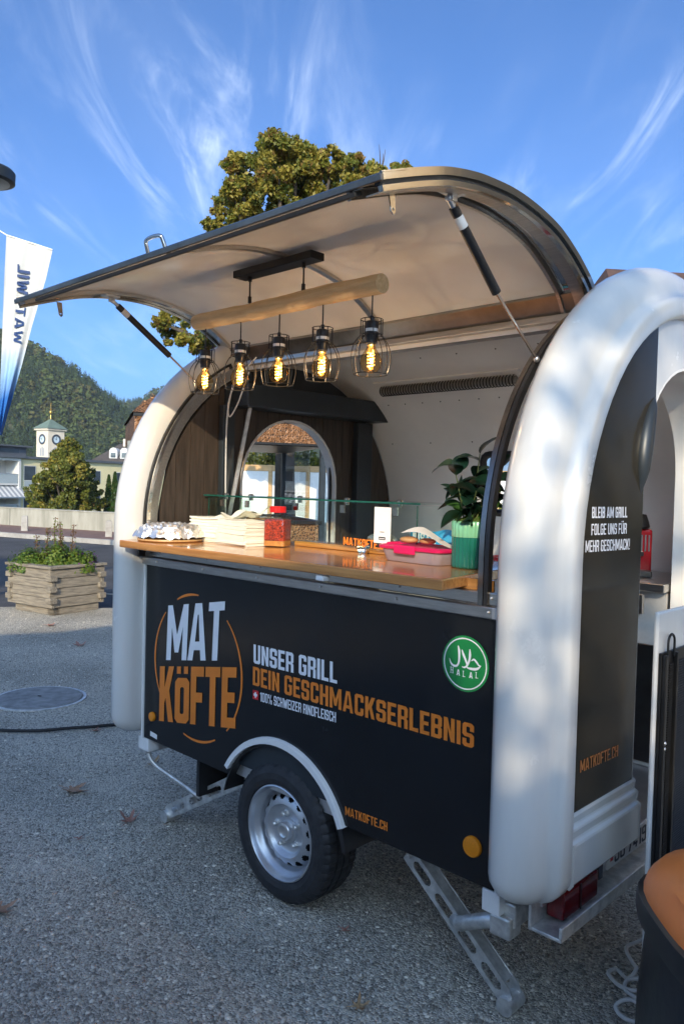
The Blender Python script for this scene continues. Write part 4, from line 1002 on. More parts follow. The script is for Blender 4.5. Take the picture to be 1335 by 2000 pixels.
def leaf_mesh(L, Wd, curl, m):
    mb = MB(); n = 8; vs = []
    for i in range(n+1):
        t = i/n; hw = Wd*.5*(math.sin(PI*min(t**.85, 1))**.8)*(1-.1*t)+.0004; x = L*t; z = -curl*L*t*t+.1*L*math.sin(t*3)*.4
        for j in (-1, -.5, 0, .5, 1): vs.append((x, hw*j, z+abs(j)*hw*.35))
    fs = [(i*5+j, (i+1)*5+j, (i+1)*5+j+1, i*5+j+1) for i in range(n) for j in range(4)]
    return mesh_of('leaf', mb.add(vs, fs), m, 60)
lms = [leaf_mesh(.080, .058, .25, 'leaf_dark'), leaf_mesh(.068, .052, .5, 'leaf_dark'), leaf_mesh(.074, .054, .15, 'leaf_dark'), leaf_mesh(.080, .050, .35, 'leaf_mid')]
r2 = random.Random(12)
stems = [((.005, .0), (.02, .01, .37)), ((-.02, .01), (-.055, .0, .28)), ((.02, -.01), (.085, .02, .30)), ((-.01, -.02), (-.03, -.06, .33)), ((.012, .015), (.05, .07, .35)), ((.0, -.01), (.055, -.055, .25)), ((-.015, .01), (-.09, .04, .24))]
for si, ((sx, sy), tp) in enumerate(stems):
    P = smoothpath([(sx, sy, .145), (sx*.6+tp[0]*.4, sy*.6+tp[1]*.4, .145+(tp[2]-.145)*.45), tp], 8)
    part('stem', MB().tube(P, [.0032*(1-.5*i/len(P)) for i in range(len(P))], 6), 'stem', pot, 60)
    for k in range(9):
        f = .25+.75*k/8; p = P[min(int(f*(len(P)-1)), len(P)-1)]
        lf = bpy.data.objects.new('leaf', lms[3 if (si in (1, 6) and k < 3) or r2.random() < .12 else r2.randrange(3)]); col.objects.link(lf); lf.parent = pot; lf.location = p
        lf.rotation_euler = (r2.uniform(-1.1, 1.1), r2.uniform(-1.0, .7), k*2.4+si*1.1+r2.uniform(-.4, .4)); s_ = r2.uniform(.80, 1.25); lf.scale = (s_, s_, s_)

# small figurine, coffee machine, dispenser
fg = thing('figurine', 'tiny brown seated figurine on the counter behind the green pot', 'figurine', (1.485, .47, CZ))
part('body', MB().lathe([(.0005, 0), (.022, 0), (.024, .012), (.018, .026), (.012, .036), (.007, .042), (.010, .050), (.0105, .058), (.006, .066), (.0004, .068)], 16), mat('bronze_resin', (.16, .07, .04), .35, .3, var=.4, vscale=60, bump=.5, bscale=90), fg, 50)
part('base', MB().box(-.03, .03, -.03, .03, -.0005, -.0001), 'counter', fg, 0)
cm = thing('coffee_machine', 'red and black capsule coffee machine on the steel work counter inside the doorway', 'coffee machine', (1.63, 1.42, 1.206), .5)
part('body', MB().box(-.055, .055, -.02, .10, .0, .20), mat('red_shell', (.40, .012, .02), .2, var=.1), cm, 0, bevel=.010)
part('head', MB().lathe([(.040, .20), (.046, .21), (.040, .235), (.030, .262), (.0004, .268)], 20), 'black_plastic', cm, 40)
part('drip_tray', MB().box(-.05, .05, -.105, -.021, .0, .025), 'black_plastic', cm, 0, bevel=.004)
mb = MB()
for k in range(7): mb.box(-.048+.0145*k, -.042+.0145*k, -.026, -.0205, .105, .175)
part('front_grille', mb, 'chrome', cm, 0)
part('spout', MB().box(-.02, .02, -.05, -.021, .085, .104), 'black_plastic', cm, 0, bevel=.003)
ds = thing('dispenser_arm', 'slim black dispenser with a bent spout beside the coffee machine', 'dispenser', (1.50, 1.33, 1.212))
part('body', MB().lathe([(.0004, 0), (.03, 0), (.03, .05), (.024, .07), (.012, .08)], 16), 'black_plastic', ds, 40)
part('spout', MB().tube(smoothpath([(0, 0, .07), (0, 0, .20), (-.015, 0, .25), (-.04, 0, .262)], 5), .008, 8), 'black_plastic', ds, 50)
rt = tag(part('red_tray', MB().lathe([(.0004, 0), (.075, 0), (.095, .012), (.098, .034), (.090, .034), (.086, .02), (.0004, .014)], 28, (1.08, 1.30, 1.211)), 'red_vinyl', None, 40), 'round red bowl on the work counter under the rear window', 'bowl')

# ================================================================== GROUND
def gmat(name, cols, scale, bump, bscale, rough=.9):
    m = bpy.data.materials.new(name); m.use_nodes = True; t = m.node_tree; b = t.nodes['Principled BSDF']; b.inputs['Roughness'].default_value = rough
    tcn = t.nodes.new('ShaderNodeTexCoord')
    vo = t.nodes.new('ShaderNodeTexVoronoi'); vo.inputs['Scale'].default_value = scale; t.links.new(tcn.outputs['Object'], vo.inputs['Vector'])
    cr = t.nodes.new('ShaderNodeValToRGB'); cr.color_ramp.interpolation = 'LINEAR'
    while len(cr.color_ramp.elements) < len(cols): cr.color_ramp.elements.new(.5)
    for i, c in enumerate(cols): cr.color_ramp.elements[i].position = i/(len(cols)-1); cr.color_ramp.elements[i].color = (*c, 1)
    sp = t.nodes.new('ShaderNodeSeparateColor'); t.links.new(vo.outputs['Color'], sp.inputs[0]); t.links.new(sp.outputs[0], cr.inputs[0])
    nz = t.nodes.new('ShaderNodeTexNoise'); nz.inputs['Scale'].default_value = .9; nz.inputs['Detail'].default_value = 6; t.links.new(tcn.outputs['Object'], nz.inputs['Vector'])
    mr = t.nodes.new('ShaderNodeMapRange'); mr.inputs[1].default_value = .3; mr.inputs[2].default_value = .7; mr.inputs[3].default_value = .72; mr.inputs[4].default_value = 1.22; t.links.new(nz.outputs[0], mr.inputs[0])
    mx = t.nodes.new('ShaderNodeMix'); mx.data_type = 'RGBA'; mx.blend_type = 'MULTIPLY'; mx.inputs[0].default_value = 1
    t.links.new(cr.outputs[0], mx.inputs[6]); t.links.new(mr.outputs[0], mx.inputs[7]); n3 = t.nodes.new('ShaderNodeTexNoise'); n3.inputs['Scale'].default_value = 1.5; n3.inputs['Detail'].default_value = 5; n3.inputs['Distortion'].default_value = .6; t.links.new(tcn.outputs['Object'], n3.inputs['Vector'])
    m3 = t.nodes.new('ShaderNodeMapRange'); m3.interpolation_type = 'SMOOTHSTEP'; m3.inputs[1].default_value = .57; m3.inputs[2].default_value = .72; m3.inputs[4].default_value = .45; t.links.new(n3.outputs[0], m3.inputs[0])
    x3 = t.nodes.new('ShaderNodeMix'); x3.data_type = 'RGBA'; t.links.new(m3.outputs[0], x3.inputs[0]); t.links.new(mx.outputs[2], x3.inputs[6]); x3.inputs[7].default_value = (*cols[-1], 1)
    t.links.new(x3.outputs[2], b.inputs['Base Color'])
    v2 = t.nodes.new('ShaderNodeTexVoronoi'); v2.inputs['Scale'].default_value = bscale; t.links.new(tcn.outputs['Object'], v2.inputs['Vector'])
    bp = t.nodes.new('ShaderNodeBump'); bp.inputs['Strength'].default_value = bump; bp.inputs['Distance'].default_value = .012; bp.invert = True
    t.links.new(v2.outputs['Distance'], bp.inputs['Height']); t.links.new(bp.outputs[0], b.inputs['Normal'])
    return m
MT['gravel'] = gmat('grey_gravel', [(.22, .203, .170), (.43, .398, .33), (.57, .53, .44), (.74, .69, .58)], 125, 1.0, 125)
MT['asphalt'] = gmat('asphalt', [(.05, .051, .055), (.07, .071, .075), (.095, .095, .10)], 220, .35, 220)
MT['earth'] = mat('earth', (.10, .10, .06), .95, c2=(.06, .085, .03), vscale=.2)
MT['kerb'] = mat('kerb_stone', (.36, .34, .31), .85, var=.15, vscale=6, bump=.2)
MT['pave'] = mat('red_pavement', (.20, .12, .095), .85, var=.15, vscale=5, bump=.15, bscale=40)
MT['concrete'] = mat('weathered_concrete', (.40, .38, .32), .9, c2=(.27, .26, .21), vscale=1.4, stretch=(3, 3, .5), bump=.2, bscale=20)
# the wall line runs from W0 to W1; ground level beyond it is 4 m lower
W0 = Vector((-22.15, 8.45, 0)); W1 = Vector((-16.9, 10.0, 0)); wd_ = (W1-W0).normalized(); wn_ = Vector((-wd_.y, wd_.x, 0))
def WL(s, n, z=0): p = W0+wd_*s+wn_*n; return (p.x, p.y, z)
def sheet(pts, z): return MB().add([(a, b, z) for a, b in pts], [tuple(range(len(pts)))])
flat = lambda p: (p[0], p[1])
struct('lower_ground', sheet([(-1500, -1500), (1500, -1500), (1500, 1500), (-1500, 1500)], -4.2), 'earth', 0)
struct('ground', sheet([flat(WL(-70, .2)), flat(WL(-70, -120)), flat(WL(90, -120)), flat(WL(90, .2))], -.030), 'earth', 0)
struct('road', sheet([flat(WL(-70, -2.55)), flat(WL(-70, -40)), flat(WL(90, -40)), flat(WL(90, -2.55))], -.020), 'asphalt', 0)
gpoly = [(-6.75, 1.55), (-6.2, 2.42), (-5.55, 3.05), (-4.9, 3.45), (-3.9, 5.5), (-1, 14), (14, 16), (16, -24), (-12, -24), (-9.5, -3.0)]
struct('gravel', sheet(gpoly, -.004), 'gravel', 0)
mb = MB().box(-70, 90, -2.55, -2.40, -.03, .10); kb = struct('kerb', mb, 'kerb', 0); 
mb2 = MB().box(-70, 90, -2.398, .0, -.03, .094); pv = struct('pavement', mb2, 'pave', 0)
for o in (kb, pv): o.location = W0; o.rotation_euler = (0, 0, math.atan2(wd_.y, wd_.x))
mb = MB().box(-70, 90, .0, .28, -4.2, .62)
wl = thing('concrete_wall', 'long low weathered concrete wall across the far side of the road', 'wall', W0, math.atan2(wd_.y, wd_.x))
part('wall_body', mb, 'concrete', wl, 0)
part('wall_cap', MB().box(-70, 90, -.02, .30, .622, .66), 'concrete', wl, 0, bevel=.01)
for k in range(-4, 8): part('joint', MB().box(k*6+.5, k*6+.515, -.003, -.0005, .10, .618), 'hole', wl, 0)
road_line = struct('road_marking', sheet([flat(WL(3.2, -9.6)), flat(WL(8, -9.4)), flat(WL(8, -9.2)), flat(WL(3.2, -9.4))], -.014), 'kerb', 0)
struct('lit_road_strip', sheet([(-6.9, 3.55), (-6.6, 3.95), (-4.2, 6.2), (-4.0, 5.95), (-5.6, 4.1)], -.013), mat('painted_lit_strip', (.42, .36, .27), .9, var=.1), 0)  # pale sheet that paints a sunlit strip onto the road
for k, (s, n) in enumerate(((3.0, -1.55), (6.25, -1.6))):
    b = thing('bollard', ['square stone bollard standing behind the planter shrubs', 'square stone bollard on the red pavement nearer the trailer'][k], 'bollard', WL(s, n, .094), math.atan2(wd_.y, wd_.x), 'stone bollards on the pavement')
    part('post', MB().lathe([(.0004, .43), (.10, .42), (.115, .40), (.13, 0)], 4), 'kerb', b, 30, bevel=.015)

# pebbles lying on the gravel sheet, denser towards the camera
def pebbles(n, dmin, dmax, smin, smax, seed):
    g = np.random.default_rng(seed)
    d = dmin*(dmax/dmin)**g.random(n); a = (g.random(n)-.5)*1.02
    fx, fy = -math.sin(YAW), math.cos(YAW); rx, ry = math.cos(YAW), math.sin(YAW)
    X = CAM.x+d*(fx+rx*a*.98); Y = CAM.y+d*(fy+ry*a*.98)
    ok = ~((X < -5.0) & (Y > 1.2+.8*(X+7))); X, Y = X[ok], Y[ok]; n = len(X)
    s = smin+(smax-smin)*g.random(n)**2.5
    base = np.array([(1, 0, 0), (0, 1, 0), (-1, 0, 0), (0, -1, 0), (0, 0, .75), (.62, .62, .4), (-.6, .6, .42), (-.62, -.6, .38), (.6, -.62, .44)], float)
    F0 = np.array([(4, 5, 6), (4, 6, 7), (4, 7, 8), (4, 8, 5), (5, 0, 1), (5, 1, 6), (6, 1, 2), (6, 2, 7), (7, 2, 3), (7, 3, 8), (8, 3, 0), (8, 0, 5)])
    V = base[None]*(1+.35*(g.random((n, 9, 3))-.5)); V[:, :, 0] *= (.7+.9*g.random(n))[:, None]; V[:, :, 2] *= (.6+.7*g.random(n))[:, None]
    an = g.random(n)*6.28; c, s_ = np.cos(an)[:, None], np.sin(an)[:, None]
    x = V[:, :, 0]*c-V[:, :, 1]*s_; y = V[:, :, 0]*s_+V[:, :, 1]*c
    P = np.stack([x*s[:, None]+X[:, None], y*s[:, None]+Y[:, None], V[:, :, 2]*s[:, None]-.004-.15*s[:, None]], -1)
    F = (F0[None]+(np.arange(n)*9)[:, None, None]).reshape(-1, 3)
    mi = np.repeat(g.choice(4, n, p=[.30, .36, .24, .10]), 12)
    return P.reshape(-1, 3), F, mi
for i, c in enumerate([(.215, .20, .168), (.41, .38, .318), (.55, .51, .43), (.76, .71, .60)]): MT['peb%d' % i] = mat('pebble_shade', c, .85, var=.15, vscale=40)
P1, F1, M1 = pebbles(75000, 1.5, 9.5, .0020, .0085, 3)
o = part('gravel_stones', None, None, None, data=mesh_np('gravel_stones', P1, F1, ['peb0', 'peb1', 'peb2', 'peb3'], M1)); o['kind'] = 'stuff'

mh = thing('manhole_cover', 'round pale concrete manhole cover set in the gravel', 'manhole cover', (-2.28, .58, 0))
part('cover', MB().lathe([(.0004, .010), (.285, .010), (.292, .004), (.292, -.02)], 48), mat('concrete_disc', (.24, .24, .235), .9, var=.25, vscale=14, bump=.4, bscale=60), mh, 40)
part('lift_hole', MB().disc((-.02, .01, .0112), .022, 12, ry=.012), 'hole', mh, 0)
part('ring', MB().lathe([(.298, -.02), (.298, .005), (.318, .005), (.320, -.02)], 48), 'galv', mh, 40)
cbp = smoothpath([(-4.2, -1.6, .010), (-3.0, -.75, .012), (-1.75, .05, .010), (-1.45, .45, .012), (-1.25, .78, .010), (-.4, 1.5, .012), (.4, 1.6, .01)], 10)
tag(part('power_cable', MB().tube(cbp, .010, 8), 'rubber', None, 60), 'thin black power cable running across the gravel to the trailer', 'cable')

# fallen leaves
MT['dry0'] = mat('dry_leaf', (.30, .17, .10), .8, c2=(.42, .27, .18), vscale=20, bump=.3, bscale=60)
MT['dry1'] = mat('dry_leaf_pale', (.46, .32, .17), .8, c2=(.34, .21, .11), vscale=20); MT['dry2'] = mat('dry_leaf_red', (.30, .14, .10), .8, c2=(.38, .21, .16), vscale=20); MT['dryy'] = mat('yellow_leaf', (.50, .30, .03), .7, var=.2, vscale=20)
def maple(size, m, seed, curl):
    r = random.Random(seed); lob = 5; pts = []
    for k in range(lob):
        a = R(-130+260*k/(lob-1)); L = (1.0 if k == 2 else .85 if k in (1, 3) else .55)
        for (da, f) in ((-.30, .42), (-.17, .66), (-.20, .72), (0, 1.0), (.20, .72), (.17, .66), (.30, .42)):
            q = L*f*r.uniform(.9, 1.08); pts.append((q*math.cos(a+da), q*math.sin(a+da)))
    pts.append((-.12, .06)); pts.append((-.12, -.06))
    mb = MB(); n = len(pts); zf = lambda x, y: curl*(x*x*.5+y*y*1.1)+.05*math.sin(5*x+seed)*math.sin(4*y)+.03
    mb.v = [(0, 0, .02)]+[(x*size*.5, y*size*.5, .35*zf(x*.5, y*.5)*size) for x, y in pts]+[(x*size, y*size, zf(x, y)*size) for x, y in pts]
    mb.v[0] = (0, 0, .004)
    for i in range(n):
        j = (i+1) % n; mb.f += [(0, 1+i, 1+j), (1+i, 1+n+i, 1+n+j, 1+j)]
    mb.mi = [0]*len(mb.f)
    mb.tube([(0, 0, .004), (-size*.5, size*.05, .006), (-size*.8, size*.16, .004)], .0016, 5)
    return mesh_of('fallen_leaf', mb, m, 60)
LV = [((-.57, -.05), .105, 'dry0', .5, .35, 'large brown lobed leaf lying flat on the gravel'),
      ((-.06, -.03), .07, 'dry2', 2.2, .9, 'curled reddish leaf near the far prop stand'),
      ((.28, -.76), .085, 'dry0', .2, .5, 'brown serrated leaf at the left edge of the picture'),
      ((1.53, -.21), .042, 'dry1', 1.0, .7, 'small tan leaf at the bottom between the two legs'),
      ((-2.75, .35), .12, 'dry0', 2.8, .5, 'brown lobed leaf just beyond the manhole cover'),
      ((-1.35, .5), .05, 'dry2', .9, .5, 'small reddish leaf beside the black cable'),
      ((-.62, .45), .06, 'dry1', 1.9, .8, 'small yellowish leaf near the far corner of the trailer'),
      ((-4.05, 2.35), .09, 'dryy', .6, .7, 'bright yellow leaf near the edge of the sunlit gravel'),
      ((-3.75, 1.65), .10, 'dry2', 3.0, .4, 'dark leaf in the shade below the planter'),
      ((-4.0, .85), .11, 'dry0', 1.4, .4, 'faded brown leaf at the edge of the shade on the left'),
      ((-4.9, 1.9), .09, 'dry2', .7, .3, 'dry reddish leaf on the sunlit gravel before the planter'),
      ((-.05, -.28), .03, 'dry2', .7, .3, 'tiny red leaf scrap in front of the wheel'),
      ((1.22, .05), .03, 'dry2', .3, .5, 'tiny brown leaf scrap under the side panel')]
for i, ((x, y), s_, m_, rz, cu_, lb) in enumerate(LV):
    o = part('fallen_leaf', None, None, None, data=maple(s_, m_, i*7+1, cu_)); o.location = (x, y, .004); o.rotation_euler = (random.uniform(-.1, .1), random.uniform(-.1, .1), rz)
    tag(o, lb, 'leaf', 'dry leaves on the gravel')

# ================================================================== PLANTER
MT['plank_grey'] = mat('weathered_timber', (.31, .27, .205), .85, c2=(.165, .142, .112), vscale=4, stretch=(1.5, 14, 14), bump=.3, bscale=22)
MT['plank_grey2'] = mat('weathered_timber_side', (.33, .285, .215), .85, c2=(.18, .155, .12), vscale=4, stretch=(14, 1.5, 14), bump=.3, bscale=22)
pln = thing('wooden_planter', 'weathered timber planter box with interlocking corner blocks on the sunlit gravel', 'planter', (-5.48, 2.20, 0), .19)
PLW, PLD = .76, .70; hC = .112
# local frame: corner at origin, one side runs towards -X, the other towards +Y
for c in range(4):
    z0 = .085+c*hC; z1 = z0+hC-.004
    ext = .0
    for yy in (0., PLD): part('plank', MB().box(-PLW-(.035 if c % 2 == 0 else -.002), (.035 if c % 2 == 0 else -.002), yy-.022, yy+.022, z0, z1), 'plank_grey', pln, 0, bevel=.004)
    for xx in (-PLW, 0.):
        ya, yb = (-.018, PLD+.018) if c % 2 else (.0235, PLD-.0235)
        part('plank', MB().box(xx-.0215, xx+.0215, ya-(.02 if c % 2 else 0), yb+(.02 if c % 2 else 0), z0+.002, z1-.002), 'plank_grey2', pln, 0, bevel=.004)
for c in range(3):
    for (xx, yy) in ((.0, .0), (-PLW, 0.), (0., PLD)):
        z0 = .095+(c+.35)*hC*1.15
        part('corner_block', MB().box(xx-.028, xx+.062, yy-.060, yy+.034, z0, z0+.062), 'plank_grey', pln, 0, bevel=.004)
for (x0, x1, y0, y1) in ((-PLW-.05, .05, -.055, .055), (-PLW-.05, .05, PLD-.055, PLD+.055)): part('cap_board', MB().box(x0, x1, y0, y1, .534, .565), 'plank_grey', pln, 0, bevel=.004)
for (x0, x1) in ((-PLW-.05, -PLW+.055), (-.055, .05)): part('cap_board', MB().box(x0, x1, .057, PLD-.057, .535, .566), 'plank_grey2', pln, 0, bevel=.004)
part('foot_board', MB().box(-PLW+.05, .0, .03, .11, .0, .084), 'plank_grey', pln, 0); part('foot_board', MB().box(-.10, -.0, .03, PLD-.03, .0, .083), 'plank_grey2', pln, 0); part('foot_board', MB().box(-PLW, -PLW+.1, .115, PLD-.03, .0, .083), 'plank_grey2', pln, 0)
part('soil', MB().box(-PLW+.03, -.03, .03, PLD-.03, .40, .50), mat('soil', (.03, .022, .015), .95, var=.4, vscale=30), pln, 0)
MT['lf_yel'] = leafmat('yellow_green_leaf', (.13, .20, .025), (.24, .30, .05), 20, .4); MT['lf_grn'] = leafmat('fresh_green_leaf', (.06, .14, .02), (.13, .22, .035), 20, .4); MT['lf_brn'] = leafmat('dry_flower_head', (.14, .075, .04), (.22, .13, .07), 20, .2); MT['lf_pur'] = leafmat('purple_flower', (.25, .06, .30), (.35, .12, .42), 20, .3)
def leafcloud(pts, size, seed, nmat=1, probs=None, flat_=0.):
    g = np.random.default_rng(seed); P = np.asarray(pts, float); n = len(P)
    nrm = g.normal(size=(n, 3)); nrm[:, 2] += flat_; nrm /= np.linalg.norm(nrm, axis=1)[:, None]
    a = np.cross(nrm, g.normal(size=(n, 3))); a /= np.linalg.norm(a, axis=1)[:, None]; b = np.cross(nrm, a)
    s = size*(.55+.9*g.random(n))[:, None]
    V = np.stack([P-a*s, P+b*s*.55+nrm*s*.15, P+a*s, P-b*s*.55+nrm*s*.15], 1).reshape(-1, 3)
    F = np.arange(n*4).reshape(-1, 4); mi = g.choice(nmat, n, p=probs) if nmat > 1 else np.zeros(n, int)
    return V, F, mi
def pl_local(x, y, z):
    a = .19; return (-5.48+x*math.cos(a)-y*math.sin(a), 2.20+x*math.sin(a)+y*math.cos(a), z)
g = np.random.default_rng(11)
def bush(name, label, cx, cy, z, rx, ry, rz_, n, mats, probs, leaf, seed, cat='plant', group='plants in the wooden planter'):
    t = thing(name, label, cat, pl_local(cx, cy, z), .19, group); gg = np.random.default_rng(seed)
    u = gg.normal(size=(n, 3)); u /= np.linalg.norm(u, axis=1)[:, None]; u *= (gg.random(n)**.45)[:, None]; u[:, 2] = np.abs(u[:, 2])*1.05-.12
    bump_ = 1+.25*np.sin(u[:, 0]*7+seed)*np.cos(u[:, 1]*6)
    P = u*np.array([rx, ry, rz_])*bump_[:, None]
    V, F, mi = leafcloud(P, leaf, seed, len(mats), probs)
    o = part('foliage', None, None, t, data=mesh_np('foliage', V, F, mats, mi))
    mb = MB()
    for k in range(7):
        q = P[k*13 % n]; mb.tube([(0, 0, -.03), (q[0]*.5, q[1]*.5, abs(q[2])*.4), tuple(q)], .004, 5)
    part('stem', mb, 'stem', t, 60); return t
bush('leafy_plant', 'bushy yellow-green plant in the middle of the planter', -.30, .30, .50, .27, .27, .36, 3000, ['lf_yel', 'lf_grn'], [.6, .4], .020, 1)
bush('leafy_plant', 'low green plant trailing over the front left of the planter rim', -.60, .12, .50, .24, .22, .27, 1900, ['lf_grn', 'lf_yel'], [.7, .3], .019, 2)
bush('leafy_plant', 'spreading green plant by the right end of the planter', -.12, .48, .50, .21, .23, .27, 2000, ['lf_yel', 'lf_grn', 'lf_pur'], [.50, .46, .04], .020, 3)
bush('flowering_plant', 'small purple flowers at the right edge of the planter', -.06, .60, .56, .09, .09, .13, 260, ['lf_pur', 'lf_grn'], [.55, .45], .015, 4)
for k, (x, y, h, ln) in enumerate(((-.62, .25, .33, -.02), (-.50, .30, .43, .02), (-.40, .32, .56, .03), (-.33, .36, .50, -.01), (-.26, .30, .34, .03), (-.18, .40, .48, .06))):
    t = thing('flower_stem', ['leftmost short dry flower spike above the planter', 'second dry flower spike from the left in the planter', 'tallest leafy flower spike in the planter', 'tall flower spike just right of the tallest one', 'short dry spike in front of the right pair', 'rightmost leaning dry flower spike'][k], 'plant', pl_local(x, y, .55), 0, 'tall flower spikes in the planter')
    part('stalk', MB().tube([(0, 0, 0), (ln*.4, 0, h*.5), (ln, 0, h)], .0045, 6), 'lf_brn', t, 60)
    gg = np.random.default_rng(40+k); n = 130; zz_ = gg.random(n)*h*.9+h*.1; rr = .012+.022*gg.random(n); aa_ = gg.random(n)*6.28
    V, F, mi = leafcloud(np.stack([ln*zz_/h+rr*np.cos(aa_), rr*np.sin(aa_), zz_], 1), .013, 50+k, 2, [.75, .25] if k != 2 else [.35, .65])
    part('seed_heads', None, None, t, data=mesh_np('seed_heads', V, F, ['lf_brn', 'lf_yel'], mi))

# ================================================================== BIN, PANEL, CABLE at the right
bn = thing('rubbish_bin', 'black rubbish bin with a domed orange lid', 'bin', (2.615, -.105, 0), .75)
def squarcle(h, z, p=3.2, n=40, wob=0, sd=0):
    out = []
    for k in range(n):
        a = 2*PI*k/n; c, s_ = math.cos(a), math.sin(a); r = h/((abs(c)**p+abs(s_)**p)**(1/p))
        r *= 1+wob*(math.sin(a*7+z*9+sd)+.6*math.sin(a*13-z*14)+.5*math.sin(a*4+z*23)); out.append((r*c, r*s_, z))
    return out
MT['bagblack'] = mat('black_bin_plastic', (.010, .012, .016), .32, var=.3, vscale=6, bump=.35, bscale=7)
part('bin_body', loft([squarcle(.262, .0), squarcle(.262, .1, wob=.006), squarcle(.258, .25, wob=.010), squarcle(.252, .40, wob=.012), squarcle(.248, .52, wob=.008), squarcle(.24, .60)], (True, False)), 'bagblack', bn, 60)
part('bin_rim', loft([squarcle(.24, .592), squarcle(.262, .60), squarcle(.266, .625), squarcle(.262, .655), squarcle(.25, .662)], (False, False)), 'black_plastic', bn, 50)
MT['orange_lid'] = mat('orange_plastic', (.86, .235, .050), .42, var=.06, vscale=5, bump=.03, bscale=60)
lid = part('lid', loft([squarcle(.252, .650, 3), squarcle(.254, .662, 3), squarcle(.246, .690, 3), squarcle(.225, .722, 2.8), squarcle(.18, .750, 2.6), squarcle(.11, .768, 2.4), squarcle(.04, .776, 2.2), squarcle(.003, .777, 2)]), 'orange_lid', bn, 60)
part('lid_flap', MB().grid(lambda u, v: ((u-.5)*.46, -.262+.255*v, .668+.115*(1-(1-v)**2)-.28*abs(u-.5)**2.2+.004), 20, 14).grid(lambda u, v: ((u-.5)*.46, -.262, .668+.004-.28*abs(u-.5)**2.2-.03*v), 20, 2), 'orange_lid', lid, 50)
BF = lambda u, v, d: (-.226-d, -u, v)
MT['worn'] = mat('worn_grey_print', (.05, .06, .075), .6, var=.3, vscale=30)
part('print', text_mb('BA', (-.075, .225), (.075, .225), (-.075, .33), BF, .010, G=glyphs(.18)), 'worn', bn, 0)
fpn = thing('condenser_panel', 'tall white panel with a black ribbed condenser grille standing behind the bin', 'fridge panel', (2.215, .195, 0))
part('panel_body', MB().box(-.014, .0, 0, .62, .02, 1.236), 'white_gel', fpn, 0, bevel=.006)
part('back_plate', MB().box(.001, .010, .006, .60, .03, 1.125), 'black_metal', fpn, 0, bevel=.002)
mb = MB()
for k in range(150): mb.box(.0105, .0165, .045, .075, .06+k*.0069, .0628+k*.0069)
part('fin', mb, 'black_metal', fpn, 0, kind='stuff')
mb = MB()
for k in range(150): mb.box(.0105, .0145, .105, .58, .06+k*.0069, .0622+k*.0069)
part('fin', mb, mat('blue_black_fin', (.03, .04, .06), .4, .5, var=.1), fpn, 0, kind='stuff')
part('side_rail', MB().box(.0105, .022, .008, .026, .03, 1.12), 'black_metal', fpn, 0, bevel=.002); part('side_rail', MB().box(.0105, .022, .086, .098, .03, 1.12), 'black_metal', fpn, 0, bevel=.002)
part('pipe', MB().tube(smoothpath([(.014, .036, 1.11), (.014, .036, 1.15), (.014, .042, 1.165), (.014, .058, 1.173), (.014, .074, 1.165), (.014, .08, 1.15), (.014, .08, 1.11)], 5), .0035, 8), 'black_metal', fpn, 60)
part('screw', MB().sphere((.02, .020, .88), .006, 8, 5).sphere((.02, .020, .865), .005, 8, 5), 'alu', fpn, 50)
wc = MB(); wc.tube(smoothpath([(2.24, .60, .30), (2.09, .70, .12), (1.99, .70, .03), (1.965, .66, .012), (2.01, .60, .012), (2.05, .54, .03), (2.04, .50, .012), (1.995, .52, .012), (1.985, .48, .012), (2.045, .445, .012), (2.10, .46, .02), (2.09, .51, .025), (2.05, .485, .02), (2.06, .44, .012), (2.13, .42, .012), (2.16, .37, .03), (2.11, .355, .045), (2.08, .325, .025), (2.12, .31, .012), (2.20, .35, .012)], 10), .0062, 8)
tag(part('extension_cable', wc, 'cord_white', None, 60), 'white extension cable in loose coils on the gravel beside the bin', 'cable')

# ================================================================== SURROUNDINGS
def at(px, py, d):
    """point seen in direction (px,py) of the 1335x2000 frame, d metres out along the ground"""
    v = Fv+Rv*((px-667.5)/1520)-Uv*((py-1000)/1520); k = d/(v.x*-math.sin(YAW)+v.y*math.cos(YAW)); return CAM+v*k
def tree_leaves(blobs, n, size, seed, nm, probs, squash=.85, shellp=.5):
    g = np.random.default_rng(seed); B = np.array([(*c, r) for c, r in blobs]); wts = B[:, 3]**1.7; wts /= wts.sum()
    i = g.choice(len(B), n, p=wts); u = g.normal(size=(n, 3)); u /= np.linalg.norm(u, axis=1)[:, None]
    # sub-clumps inside every blob leave gaps between them
    nsub = 26; sub = g.normal(size=(len(B), nsub, 3)); sub /= np.linalg.norm(sub, axis=2)[:, :, None]; sub *= (.55+.5*g.random((len(B), nsub)))[:, :, None]
    j = g.integers(0, nsub, n)
    P = B[i, :3]+(sub[i, j]*.95+u*(.30*g.random(n)**.5)[:, None])*B[i, 3][:, None]*np.array([1, 1, squash])
    # colour per sub-clump
    pal = g.choice(nm, (len(B), nsub), p=probs); mi = pal[i, j]; fl = g.random(n) < .5; mi[fl] = g.choice(nm, fl.sum(), p=probs)
    V, F, _ = leafcloud(P, size, seed+1, 1)
    return V, F, mi
